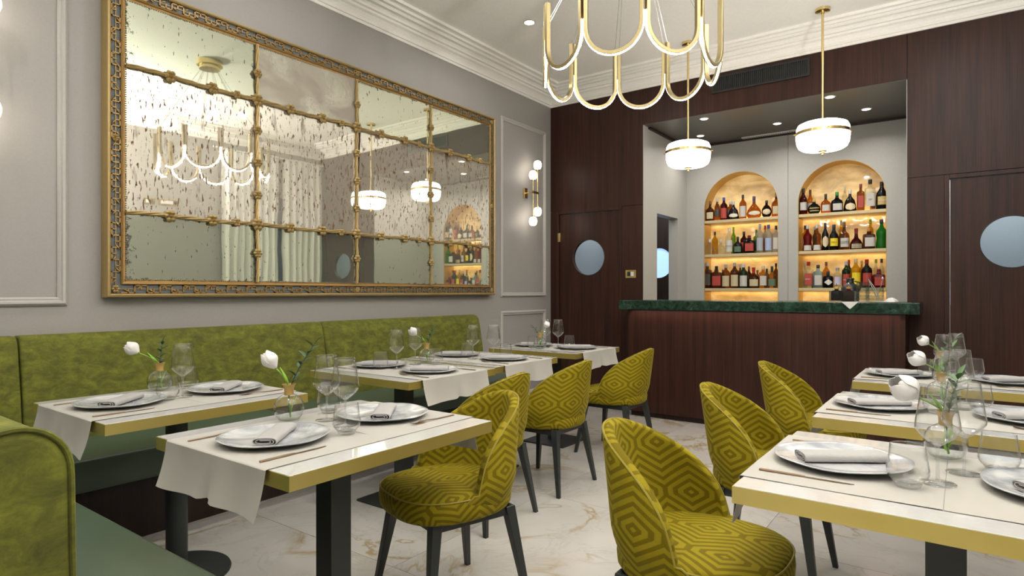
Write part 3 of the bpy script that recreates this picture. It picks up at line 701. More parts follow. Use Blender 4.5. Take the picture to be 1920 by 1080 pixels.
part(bq, MB()  .box(-3.76, -3.235, .26, 4.44, 0, .315), 'plinth', 'dark_oak')
bq2 = thing('banquette', 'short green velvet banquette closing the corner at the near left, rounded back end', 'banquette', (-2.3, .5, 0))
NP = [(.212, .30), (.212, .60)]+[(.282-.070*math.cos(math.pi*k/18), .925+.080*math.sin(math.pi*k/18)**.85) for k in range(19)]+[(.358, .50), (.358, .30)]
part(bq2, yprism(NP, -3.09, -1.075), 'backrest', 'green_velvet', bevel=.014, seg=3, smooth=40)
part(bq2, MB().box(-3.085, -1.04, .36, .84, .315, .462), 'seat', 'leather', bevel=.014, seg=3)
part(bq2, MB().box(-3.09, -1.06, .28, .70, 0, .315), 'plinth', 'dark_oak')
pp = [(-1.077, y, z) for y, z in NP[:-1]]; part(bq2, MB().tube(pp, .004, 6), 'piping', 'green_velvet', smooth=True)

# ------------------------------------------------------------------ chair
def se(a, n): c, s_ = math.cos(a), math.sin(a); k = (abs(c)**n+abs(s_)**n)**(-1/n); return c*k, s_*k
def build_chair(label):
    t = thing('dining_chair', label, 'chair', (0, 0, 0), 0, 'ochre patterned velvet dining chairs')
    # seat cushion
    nseg = 56; L = []; uvl = []
    prof = [(.86, .378), (.95, .380), (.99, .395), (1.0, .425), (.99, .448), (.965, .462), (.93, .470), (.80, .478), (.55, .484), (.25, .487)]
    acc = 0; prev = None; cum = []
    for r_, z in prof[::-1]:
        if prev: acc += math.hypot((r_-prev[0])*.23, z-prev[1])
        else: acc = r_*.23
        prev = (r_, z); cum.append(acc)
    cum = cum[::-1]
    for (r_, z), c_ in zip(prof, cum):
        l = []; u = []
        for i in range(nseg):
            cx_, sy_ = se(2*math.pi*i/nseg, 2.7); wd = .232*(1-.10*max(0, -cx_)); x = .018+cx_*.244*r_; y = sy_*wd*r_
            l.append((x, y, z)); n_ = math.hypot(cx_, sy_); u.append((cx_*c_, sy_*c_))
        L.append(l); uvl.append(u)
    mb = MB().loops(L); o = mb.build('seat', 'chair_velvet', t, 60)
    flat = [p for u in uvl for p in u]; uvm(o, flat)
    pr = [(.018+se(2*math.pi*i/nseg, 2.7)[0]*.2395, se(2*math.pi*i/nseg, 2.7)[1]*.2275*(1-.10*max(0, -se(2*math.pi*i/nseg, 2.7)[0])), .459) for i in range(nseg+1)]
    MB().tube(pr, .003, 5).build('piping', 'piping_velvet', o, True)
    # wrap-round back shell
    na, nz = 56, 12; L = []; U = []; edge = []
    for i in range(na+1):
        a_ = -1+2*i/na; ang = a_*R(112); C, S = se(ang, 2.35)
        zt_ = .475+.315*max(0, math.cos(min(1, abs(a_)/.84)*math.pi/2))**.52
        zt_ = max(zt_, .44+.06*(1-abs(a_))) ; zt_ = .425+(zt_-.425)*min(1, (1-abs(a_))*7+.25)
        zb_ = .380+.0*abs(a_); th = .040*min(1, (1-abs(a_))*5+.35)
        def pt(z, ins):
            t_ = max(0, (z-.45)/.34); lo = max(0, (.50-z)/.12); k = 1-.15*lo**1.5
            x = -C*(.236*k-ins) - (.062*t_*max(0, C)) ; y = S*(.246*k-ins)*(1-.26*t_**1.4)
            return (x, y, z)
        l = [pt(zb_+(zt_-.018-zb_)*j/nz, 0) for j in range(nz+1)]
        ee = len(l)
        for q in (35, 90, 145):
            zz = zt_-.018+.018*math.sin(R(q)); l.append(pt(zz, th/2-th/2*math.cos(R(q))))
        l += [pt(zb_+(zt_-.018-zb_)*j/nz, th) for j in range(nz, -1, -1)]
        edge.append(pt(zt_-.006, .004)); L.append(l)
        uu = ang*.245; U += [(uu, p[2]) if k_ <= ee+1 else (uu, p[2]) for k_, p in enumerate(l)]
    o = MB().loops(L).build('backrest', 'chair_velvet', t, 60); uvm(o, U)
    MB().tube(edge, .0035, 5).build('piping', 'piping_velvet', o, True)
    # base
    fr = MB().box(-.165, .165, -.172, -.145, .345, .380).box(-.165, .165, .145, .172, .345, .380).box(-.172, -.145, -.165, .165, .345, .380).box(.145, .172, -.165, .165, .345, .380)
    fr.build('seat_frame', 'black_metal', t, False, .002)
    for sx in (-1, 1):
        for sy in (-1, 1):
            def q(z, h): k = (1-z/.38); cx_, cy_ = sx*(.160+.058*k), sy*(.160+.058*k); return [(cx_-h, cy_-h, z), (cx_+h, cy_-h, z), (cx_+h, cy_+h, z), (cx_-h, cy_+h, z)]
            MB().loops([q(0, .0105), q(.20, .0155), q(.38, .0205)]).build('leg', 'black_metal', t, False, .002)
    return t
def uvm(o, flat):
    me = o.data; uv = me.uv_layers.new(name='UVMap')
    for lp in me.loops: uv.data[lp.index].uv = flat[lp.vertex_index]
ch = build_chair('x')
CH = [((-1.61, 1.79), -107, 'ochre velvet chair with seat in full view at the nearest left table'),
      ((-2.09, 2.555), 180, 'ochre velvet chair half hidden behind the nearest left chair'),
      ((-2.105, 3.25), 180, 'ochre velvet chair seen from behind, middle of the row facing the banquette'),
      ((-2.11, 4.20), 180, 'ochre velvet chair nearest the bar on the banquette side'),
      ((-.635, 1.80), 0, 'big ochre velvet chair nearest the viewer on the right side'),
      ((-.66, 2.77), 0, 'ochre velvet chair at the second right table'),
      ((-.68, 3.83), 0, 'ochre velvet chair at the farthest right table before the bar')]
for i, ((x, y), a, lab) in enumerate(CH):
    if i == 0: ch.location = (x, y, 0); ch.rotation_euler = (0, 0, R(a)); ch['label'] = lab; dup(ch, (0, 0, -50), 0, '') if False else None
for (x, y), a, lab in CH[1:]: dup(ch, (x, y, 0), R(a), lab)

# ------------------------------------------------------------------ tables
def build_table(rnd, label):
    t = thing('dining_table', label, 'table', (0, 0, 0), 0, 'white topped brass edged dining tables')
    a, b_ = .40, .35
    MB().box(-a+.002, a-.002, -b_+.002, b_-.002, .712, .75).build('tabletop', 'table_white', t, False, .0008, 1)
    e = MB(); e.box(-a, a, -b_, -b_+.0019, .710, .7485).box(-a, a, b_-.0019, b_, .710, .7485).box(-a, -a+.0019, -b_+.0019, b_-.0019, .710, .7485).box(a-.0019, a, -b_+.0019, b_-.0019, .710, .7485)
    e.build('edge_band', 'brass_band', t)
    MB().box(-.14, .14, -.14, .14, .700, .712).build('mount_plate', 'black_metal', t)
    if rnd:
        MB().lathe([(.042, .018), (.042, .70)], 32).build('column', 'black_metal', t, 40)
        MB().lathe([(.21, 0), (.212, .006), (.208, .014), (.06, .022), (.042, .024)], 56).build('base_plate', 'black_metal', t, 30)
    else:
        MB().box(-.04, .04, -.04, .04, .012, .70).build('column', 'black_metal', t, False, .002)
        MB().box(-.19, .19, -.19, .19, 0, .012).build('base_plate', 'black_metal', t, False, .003)
    return t
T = {1: (-1.672, 1.285, 90, 'nearest table left of the aisle'), 2: (-2.69, 1.26, 90, 'table in the banquette corner'),
     3: (-2.61, 2.50, 0, 'wall table behind the nearest left chair'), 4: (-2.64, 3.235, 0, 'flowerless wall table touching its neighbour'),
     5: (-2.65, 4.20, 0, 'wall table closest to the mahogany door'), 6: (-.03, 1.80, 0, 'nearest table right of the aisle'),
     7: (-.035, 2.775, 0, 'second table right of the aisle'), 8: (-.045, 3.86, 0, 'farthest table right of the aisle')}
TL = {1: 'white table with brass edge at the lower left, tulip vase and chair', 2: 'white brass edged table on a round black foot in the banquette corner',
      3: 'white brass edged wall table behind the nearest left chair', 4: 'white brass edged wall table without flowers, pushed against its neighbour',
      5: 'white brass edged wall table closest to the mahogany porthole door', 6: 'white brass edged table nearest the viewer right of the aisle',
      7: 'white brass edged table second from the viewer right of the aisle', 8: 'white brass edged table right of the aisle farthest back'}
tr = build_table(True, TL[2]); tr.location = T[2][:2]+(0,); tr.rotation_euler = (0, 0, R(90))
tq = build_table(False, TL[1])
for k, v in T.items():
    if k not in (1, 2): dup(tq, (v[0], v[1], 0), R(v[2]), TL[k])
tq.location = T[1][:2]+(0,); tq.rotation_euler = (0, 0, R(90))

# linen runner: flat on the top, over the edge and down, soft waves in the drop
def runner_mesh(seed, hang=.13, wd=.262):
    rnd = random.Random(seed); nu, nv = 26, 30; g = []
    ph = rnd.random()*6
    def P(s_, v):
        y = v*wd
        if s_ <= .40: x, z = s_, .7512
        else:
            d = s_-.40; x = .404+.004*min(1, d/.006); z = .7512-max(0, d-.004)
            k = min(1, d/hang); notch = math.exp(-((v-.02)/.10)**2); x += k*(.008*math.sin(v*6+ph)+.006+.020*k*(1-notch)); z += .007*k*notch; z += .003*k*math.sin(v*3+ph)
            y *= 1-.015*k
        return Vector((x, y, z+ (.0006*math.sin(v*9+s_*11+ph) if s_ < .38 else 0)))
    ss = [.0008, .1, .2, .3, .37, .395, .40, .403, .406, .41]+[.41+(hang-.01)*j/12 for j in range(1, 13)]
    vv = [-1+2*j/nv for j in range(nv+1)]
    top = [[P(s_, v) for v in vv] for s_ in ss]
    L = []
    for s_, row in zip(ss, top):
        n_ = Vector((0, 0, .0009)) if s_ <= .40 else Vector((.0009, 0, 0))
        L.append([p+n_ for p in row]+[p for p in reversed(row)])
    return MB().loops(L)
RG = 'linen runner halves over the table ends'
ENDS = {1: ('near end', 'far end'), 2: ('near end', 'far end'), 3: ('banquette side', 'chair side'), 4: ('banquette side', 'chair side'), 5: ('banquette side', 'chair side'),
        6: ('chair side', 'wall side'), 7: ('chair side', 'wall side'), 8: ('chair side', 'wall side')}
rm = [runner_mesh(s_).build('table_runner', 'linen', None, 40) for s_ in (1, 2, 3)]; used = [False]*3
n_ = 0
for k, (x, y, a, nm_) in T.items():
    for e in (0, 1):
        i = n_ % 3; n_ += 1
        o = rm[i] if not used[i] else rm[i].copy()
        if used[i]: col.objects.link(o)
        used[i] = True
        tag(o, 'beige linen runner, %s, %s' % (ENDS[k][e], nm_), 'table runner', RG)
        o.location = (x, y, .0004); o.rotation_euler = (0, 0, R(a+(180 if e == 0 else 0)))
# ------------------------------------------------------------------ tableware prototypes (made once, then copied)
TOPZ = .7530
def proto_plate():
    t = thing('charger_plate', '', 'plate', (0, 0, 0), 0, 'marbled charger plates')
    seg = 72; L = []
    for r_, z in [(.001, .0035), (.07, .0035), (.095, .0015), (.10, .0), (.104, .0), (.108, .002), (.130, .0075), (.150, .0125), (.160, .0165), (.1612, .0185), (.1595, .0195), (.150, .0165), (.125, .0105), (.105, .0072), (.09, .0064), (.05, .0064), (.001, .0064)]:
        l = []
        for i in range(seg):
            a = 2*math.pi*i/seg; k = 1+(.008*math.sin(3*a+1)+.005*math.sin(7*a))*(r_/.16)**3; l.append((r_*k*math.cos(a), r_*k*math.sin(a), z+(.0012*math.sin(5*a)*(r_/.16)**4)))
        L.append(l)
    MB().loops(L).build('dish', 'plate_glaze', t, 60); return t
def proto_napkin():
    t = thing('folded_napkin', '', 'napkin', (0, 0, 0), 0, 'rolled grey napkins')
    # flattened spiral section swept along its length
    pts = []
    for i in range(64):
        s_ = i/63; a = -math.pi/2+s_*2*math.pi*2.6; hw = .036*(1-.55*s_); hh = .0115*(1-.72*s_)
        c_, d_ = se(a, 3.2); pts.append((c_*hw, .0125+d_*hh))
    th = .0011; o_ = []; i_ = []
    for k, p in enumerate(pts):
        q0, q1 = pts[max(k-1, 0)], pts[min(k+1, 63)]; dx, dz = q1[0]-q0[0], q1[1]-q0[1]; l = math.hypot(dx, dz) or 1
        o_.append((p[0]+dz/l*th, p[1]-dx/l*th)); i_.append((p[0]-dz/l*th, p[1]+dx/l*th))
    prof = o_+i_[::-1]
    L = []
    for j in range(9):
        y = -.105+.21*j/8; b_ = 1-.02*math.sin(j*1.3); L.append([(x*b_+.0012*math.sin(j), y, z*(1+.05*math.sin(j*.9))) for x, z in prof])
    MB().loops(L).build('roll', 'napkin_cloth', t, 35)
    return t
def proto_knife():
    t = thing('table_knife', '', 'knife', (0, 0, 0), 0, 'bronze table knives')
    MB().loops([[(-w_, x, 0), (w_, x, 0), (w_, x, h), (-w_, x, h)] for x, w_, h in ((-.105, .0042, .004), (-.02, .0036, .004), (0, .003, .0035))]).build('handle', 'bronze', t, False, .0008)
    MB().loops([[(-.003, x, 0), (w_, x, 0), (w_, x, .0015), (-.003, x, .0015)] for x, w_ in ((0, .003), (.02, .006), (.07, .0065), (.098, .003), (.105, -.002))]).build('blade', 'steel' if False else 'bronze', t); return t
def proto_fork():
    t = thing('table_fork', '', 'fork', (0, 0, 0), 0, 'bronze table forks')
    MB().loops([[(-w_, x, z), (w_, x, z), (w_, x, z+.003), (-w_, x, z+.003)] for x, w_, z in ((-.105, .0040, 0), (-.02, .0032, .001), (.035, .0028, .005), (.05, .0075, .004), (.058, .0105, .003), (.064, .0105, .002))]).build('handle', 'bronze', t, False, .0006)
    for k in range(4):
        x = -.0088+k*.0059; MB().loops([[(x-.0014, y, z), (x+.0014, y, z), (x+.0014, y, z+.0018), (x-.0014, y, z+.0018)] for y, z in ((.063, .002), (.08, .001), (.095, .003), (.104, .006))]).build('tine', 'bronze', t)
    return t
def proto_wine():
    t = thing('wine_glass', '', 'wine glass', (0, 0, 0), 0, 'stemmed wine glasses')
    MB().lathe([(.006, .088), (.018, .096), (.034, .110), (.0445, .124), (.0462, .130), (.0458, .136), (.043, .155), (.0385, .185), (.0338, .224), (.0332, .2245), (.0326, .224), (.0372, .185), (.0418, .155), (.0446, .136), (.0450, .130), (.0433, .1255), (.033, .1125), (.017, .0985), (.004, .0925)], 36).build('bowl', 'thin_glass', t, 60)
    MB().lathe([(.0042, .004), (.0036, .02), (.0034, .06), (.0042, .082), (.0075, .0905), (.0045, .0915)], 14).build('stem', 'bright_glass', t, True)
    MB().lathe([(.036, 0), (.038, .0012), (.036, .0022), (.015, .0034), (.006, .0065), (.0042, .0085)], 36).build('foot', 'bright_glass', t, 60)
    MB().lathe([(.0332, .2238), (.0342, .2248), (.0332, .2258), (.0322, .2248)], 36, caps=False).build('rim', 'bright_glass', t, True)
    return t
def proto_tumbler():
    t = thing('water_tumbler', '', 'glass', (0, 0, 0), 0, 'stemless water tumblers')
    MB().lathe([(.024, .008), (.031, .012), (.0405, .024), (.0435, .033), (.043, .042), (.0395, .066), (.0358, .095), (.0346, .095), (.0383, .066), (.0418, .042), (.0422, .033), (.0393, .025), (.030, .0135), (.022, .010)], 40).build('bowl', 'thin_glass', t, 60)
    MB().lathe([(.0235, 0), (.026, .001), (.029, .0095), (.024, .0115), (.010, .009), (.001, .0085)], 32).build('thick_base', 'bright_glass', t, 60)
    MB().lathe([(.0352, .0943), (.0361, .0952), (.0352, .0961), (.0343, .0952)], 36, caps=False).build('rim', 'bright_glass', t, True)
    return t
def proto_vase():
    t = thing('bud_vase', '', 'vase', (0, 0, 0), 0, 'round glass bud vases')
    pr = [(.022, .001), (.036, .006), (.0465, .020), (.051, .042), (.0485, .062), (.038, .079), (.024, .088), (.0175, .0915)]
    MB().lathe(pr+[(r_-.0015, z+.0005) for r_, z in pr[::-1]], 40).build('body', 'thin_glass', t, 60)
    MB().lathe([(.020, .002), (.034, .0065), (.0445, .021), (.0488, .042), (.0488, .043), (.001, .043)], 36).build('water', 'water', t, 60)
    nk = [(.0165, .090), (.0155, .100), (.0165, .112), (.0215, .124), (.0232, .1268), (.0222, .1272), (.0150, .112), (.0140, .100), (.0150, .091)]
    MB().lathe(nk, 32, caps=False).build('neck', 'gold_lining', t, 60)
    return t
def petal(mb, a, ln, wd, op, tip=.35):
    """one cupped petal standing at angle a; op = how far it opens"""
    L = []; n1, n2 = 12, 8
    for side in (0, 1):
        pass
    rows = []
    for i in range(n1+1):
        s_ = i/n1; h = ln*s_; rr = .004+wd*.62*math.sin(min(1, s_*1.25)*math.pi*.5)*(1-.66*max(0, s_-.45)/.55*(1-op))+op*.018*s_**2; half = wd*.56*math.sin(math.pi*(.10+.60*s_))**.7*max(.12, 1-s_**5)**.5
        row = []
        for j in range(n2+1):
            v = -1+2*j/n2; th_ = v*half/max(rr, .006)*.9; row.append(Vector((rr*math.cos(a+th_), rr*math.sin(a+th_), h-.004*abs(v)**2*(1 if s_ > .8 else 0))))
        rows.append(row)
    L = [[p for p in row]+[Vector((p.x*.94, p.y*.94, p.z)) for p in reversed(row)] for row in rows]
    mb.loops(L); return mb
def leaf(mb, p, d, ln, wd, up=Vector((0, 0, 1)), curl=.2):
    d = Vector(d).normalized(); s_ = d.cross(up).normalized(); n_ = s_.cross(d).normalized(); L = []
    for i in range(7):
        t_ = i/6; w_ = wd/2*math.sin(math.pi*min(.97, .06+.94*t_))**.8; c = Vector(p)+d*ln*t_-n_*curl*ln*t_*t_
        L.append([c-s_*w_+n_*w_*.3, c, c+s_*w_+n_*w_*.3, c+s_*w_*.9+n_*(w_*.3-.0006), c-n_*.0006, c-s_*w_*.9+n_*(w_*.3-.0006)])
    mb.loops(L); return mb
def flower(label, base, head, ln=.062, wd=.044, op=0.0, tilt=None):
    base = Vector(base); head = Vector(head); rel = head-base
    t = thing('tulip', label, 'flower', base, 0, 'white tulips in bud vases')
    h = Vector((0, 0, .118)); pts = [Vector((-rel.x*.12, -rel.y*.12, .012)), Vector((-.0, 0, .07)), h]
    for k in (.25, .5, .75, 1): pts.append(h+Vector((rel.x*k**1.5, rel.y*k**1.5, (rel.z-.118)*(k if rel.z > .13 else k))))
    MB().tube(pts, [.0030]*3+[.0028]*4, 8).build('stem', 'stem_green', t, True)
    ax = (pts[-1]-pts[-2]).normalized() if tilt is None else Vector(tilt).normalized()
    m4 = Matrix.Translation(rel) @ ax.to_track_quat('Z', 'Y').to_matrix().to_4x4()
    for k in range(6):
        o = petal(MB(), k*math.pi/3+(.1 if k % 2 else 0), ln*(1 if k % 2 else .95), wd*(1 if k % 2 else .9), op).build('petal', 'petal_white', t, True); o.matrix_local = m4
    MB().lathe([(.003, -.003), (.006, .001), (.004, .006)], 10, Mx=m4).build('receptacle', 'stem_green', t, True)
    leaf(MB(), (0, 0, .10), (rel.x+.01, rel.y+.01, .14), .09, .022, curl=.15).build('leaf', 'lime_leaf', t, True)
    leaf(MB(), (.002, .004, .02), (.01, .016, .085), .075, .024, curl=.1).build('leaf', 'lime_leaf', t, True)
    return t
def sprig(label, base, tip, n_=9, mat='leaf_green', ln=.036):
    base = Vector(base); rel = Vector(tip)-base; t = thing('green_sprig', label, 'greenery', base, 0, 'leafy sprigs in bud vases'); rnd = random.Random(int(abs(base.x*1000)))
    def P(k): return Vector((rel.x*k**1.4+.003, rel.y*k**1.4-.003, .09+(rel.z-.09)*k))
    MB().tube([Vector((0.004, -.004, .03))]+[P(k/8) for k in range(9)], [.0018]*8+[.0012, .0008], 6).build('stem', 'dark_leaf', t, True)
    for i in range(n_):
        k = .22+.78*i/n_; p = P(k); ax = (P(min(1, k+.05))-P(k-.05)).normalized(); a = i*2.3; side = Vector((math.cos(a), math.sin(a), 0))
        leaf(MB(), p, ax*.8+side, ln*1.2*(1-.25*k), ln*.42, curl=.1+.2*rnd.random()).build('leaf', mat, t, True)
    leaf(MB(), P(.98), (P(1)-P(.9)), ln*.95, ln*.36).build('leaf', mat, t, True)
    return t
PR = dict(plate=proto_plate(), napkin=proto_napkin(), knife=proto_knife(), fork=proto_fork(), wine=proto_wine(), tumbler=proto_tumbler(), vase=proto_vase())
GR = {k: v['group'] for k, v in PR.items()}
first = {k: True for k in PR}
def place(kind, x, y, z, a, label):
    r = PR[kind]
    if first[kind]:
        dup_cache = [(c, kids(c)) for c in kids(r)]; KID[r.name] = dup_cache
        r.location = (x, y, z); r.rotation_euler = (0, 0, a); r['label'] = label; first[kind] = False; return r
    return dup(r, (x, y, z), a, label)
E2 = {1: ('near end', 'far end'), 2: ('near end', 'far end'), 3: ('banquette side', 'chair side'), 4: ('banquette side', 'chair side'), 5: ('banquette side', 'chair side'),
      6: ('chair side', 'wall side'), 7: ('chair side', 'wall side'), 8: ('chair side', 'wall side')}
SET = {1: dict(off=.215, nap=41, tum=(-.035, .11), win=(.035, .015), tum2=(.145, -.215), win2=(.055, -.11), vase=(-.025, -.212)),
       2: dict(off=.215, nap=41, tum=(-.055, .04), win=(.015, .02), tum2=(.145, -.2), win2=None, vase=(.035, -.235)),
       3: dict(off=.205, nap=-54, tum=(-.11, .08), win=(-.04, .02), tum2=(.00, -.27), win2=(-.10, -.19), vase=(-.09, -.28)),
       4: dict(off=.205, nap=-54, tum=(-.08, .04), win=(.02, .10), tum2=(.15, -.09), win2=(.10, -.02), vase=None),
       5: dict(off=.205, nap=-54, tum=(-.10, .17), win=(-.05, .06), tum2=(.12, -.03), win2=(.07, .06), vase=(-.01, .20)),
       6: dict(off=.225, nap=-56, tum=(-.07, .125), win=(-.015, .06), tum2=(.105, -.14), win2=(.035, -.075), vase=(-.005, -.215)),
       7: dict(off=.225, nap=-56, tum=(-.04, .03), win=(-.01, -.03), tum2=(.09, -.16), win2=(.03, -.12), vase=(-.03, -.20)),
       8: dict(off=.225, nap=-56, tum=(-.10, .02), win=(-.03, -.02), tum2=(.10, -.17), win2=(.02, -.14), vase=(-.05, -.16))}
VPOS = {}
for k, (x, y, a, nm_) in T.items():
    S = SET[k]; ar = R(a)
    def W(Lo, Ro): return (x+Lo*math.cos(ar)+Ro*math.sin(ar), y+Lo*math.sin(ar)-Ro*math.cos(ar))
    for e, sg in ((0, -1), (1, 1)):
        ee = E2[k][e]
        px, py = W(sg*S['off'], 0)
        place('plate', px, py, TOPZ, ar, 'silvery marbled charger plate' + ', %s, %s' % (ee, nm_))
        place('napkin', px, py, TOPZ+.0066, R(S['nap']), 'rolled grey napkin on the plate' + ', %s, %s' % (ee, nm_))
        kx, ky = W(sg*.275, -sg*.19); fx, fy = W(sg*.275, sg*.19); rot = ar-R(90) if sg < 0 else ar+R(90)
        place('knife', kx, ky, TOPZ, rot, 'slim bronze knife right of the plate' + ', %s, %s' % (ee, nm_))
        place('fork', fx, fy, TOPZ, rot, 'slim bronze fork left of the plate' + ', %s, %s' % (ee, nm_))
    for key_, kind, ee, what in (('tum', 'tumbler', 0, 'clear water tumbler'), ('tum2', 'tumbler', 1, 'clear water tumbler'), ('win', 'wine', 0, 'stemmed wine glass'), ('win2', 'wine', 1, 'stemmed wine glass')):
        if S[key_]: px, py = W(*S[key_]); place(kind, px, py, TOPZ, 0, '%s, %s, %s' % (what, E2[k][ee], nm_))
    if S['vase']:
        px, py = W(*S['vase']); place('vase', px, py, TOPZ, 0, 'round glass bud vase with gold neck on the %s' % nm_); VPOS[k] = Vector((px, py, TOPZ))
L_ = Vector((-.8066, -.591, 0)); F_ = Vector((-.591, .8066, 0))
FL = {1: (.060, .215, 0, .070, .050), 2: (.125, .205, .05, .068, .054), 3: (.085, .21, 0, .06, .05), 5: (-.05, .20, 0, .055, .045), 6: (.095, .198, .05, .082, .066), 7: (.085, .195, .05, .072, .058), 8: (.08, .20, .05, .062, .052)}
for k, (lean, h, op, ln, wd) in FL.items():
    b_ = VPOS[k]; hd = b_+L_*lean*.75+Vector((0, 0, h-.035))
    tl = L_*(lean*12 if k < 6 else 1.5)+Vector((0, 0, 1.0))
    flower('white tulip leaning from the vase on the %s' % T[k][3], b_, hd, ln, wd, op, tl)
SP = {1: (-.09, .27, 11, 'dark_leaf', .040), 2: (-.01, .22, 9, 'dark_leaf', .034), 3: (-.04, .22, 10, 'dark_leaf', .034), 5: (.05, .17, 8, 'dark_leaf', .034), 6: (-.04, .22, 14, 'leaf_green', .042), 7: (-.05, .23, 9, 'leaf_green', .038), 8: (-.10, .21, 9, 'leaf_green', .038)}
for k, (lean, h, n_, mt, ln) in SP.items():
    b_ = VPOS[k]; sprig('leafy green sprig in the vase on the %s' % T[k][3], b_+Vector((0, 0, .001)), b_+L_*lean+F_*.01+Vector((0, 0, h)), n_, mt, ln)

# ------------------------------------------------------------------ bottles
BL=[
 [(-2.388, 0.236, 0.047, 'cognac', 'amberdark', 'brown', 'cream', 0),
  (-2.305, 0.27, 0.0333, 'wine', 'amber', 'silver', 'black', 0),
  (-2.228, 0.264, 0.0415, 'round', 'darkred', 'blue', 'redlab', 0),
  (-2.18, 0.223, 0.0434, 'square', 'amber', 'silver', 'bluelab', 1),
  (-2.119, 0.211, 0.0655, 'decanter', 'purple', 'silver', 'oval', 0),
  (-2.013, 0.276, 0.039, 'round', 'orange', 'black', 'white', 0),
  (-1.891, 0.247, 0.0806, 'teardrop', 'orange', 'purple', 'oval', 0),
  (-1.756, 0.189, 0.0527, 'flask', 'purple', 'black', 'disc', 0),
  (-1.654, 0.269, 0.0475, 'cognac', 'orange', 'bronze', 'cream', 0)],
 [(-2.392, 0.183, 0.0605, 'squat', 'clear', 'silver', None, 0),
  (-2.363, 0.276, 0.0356, 'round', 'yellow', 'black', None, 1),
  (-2.263, 0.172, 0.0498, 'squat', 'clear', 'silver', None, 0),
  (-2.167, 0.302, 0.0445, 'round', 'clear', 'white', 'white', 0),
  (-2.146, 0.318, 0.0266, 'round', 'lime', 'lime', None, 1),
  (-2.071, 0.195, 0.0491, 'cognac', 'black', 'black', 'greenlab', 0),
  (-2.028, 0.259, 0.0412, 'round', 'darkred', 'black', 'redlab', 1),
  (-1.944, 0.204, 0.0566, 'square', 'black', 'darkred', 'redlab', 0),
  (-1.89, 0.273, 0.0293, 'square', 'lime', 'green', 'black', 1),
  (-1.828, 0.325, 0.0401, 'round', 'frost', 'blueice', 'greylab', 0),
  (-1.795, 0.315, 0.0275, 'round', 'frost', 'red', 'redlab', 1),
  (-1.736, 0.311, 0.0413, 'round', 'frost', 'blue', 'bluelab', 0),
  (-1.657, 0.296, 0.0348, 'square', 'frost', 'black', 'white', 0)],
 [(-2.419, 0.305, 0.0453, 'square', 'amberdark', 'silver', 'black', 0),
  (-2.314, 0.259, 0.0584, 'square', 'amberdark', 'black', 'redlab', 0),
  (-2.269, 0.22, 0.0286, 'round', 'darkred', 'brown', None, 1),
  (-2.205, 0.277, 0.048, 'round', 'amber', 'silver', 'cream', 0),
  (-2.106, 0.293, 0.0493, 'round', 'amberdark', 'silver', 'cream', 0),
  (-2.07, 0.277, 0.0281, 'round', 'amberdark', 'blueice', 'white', 1),
  (-2.006, 0.276, 0.0488, 'round', 'green', 'white', 'white', 0),
  (-1.972, 0.251, 0.0295, 'round', 'darkred', 'brown', 'white', 1),
  (-1.895, 0.235, 0.0597, 'cognac', 'amberdark', 'red', 'cream', 0),
  (-1.879, 0.207, 0.0244, 'round', 'amber', 'brown', None, 1),
  (-1.792, 0.248, 0.0416, 'square', 'gold', 'cream', 'white', 0),
  (-1.777, 0.221, 0.029, 'round', 'black', 'black', None, 1),
  (-1.699, 0.242, 0.0492, 'cognac', 'gold', 'black', 'greenlab', 0),
  (-1.679, 0.279, 0.0288, 'round', 'amber', 'black', 'black', 1)],
]
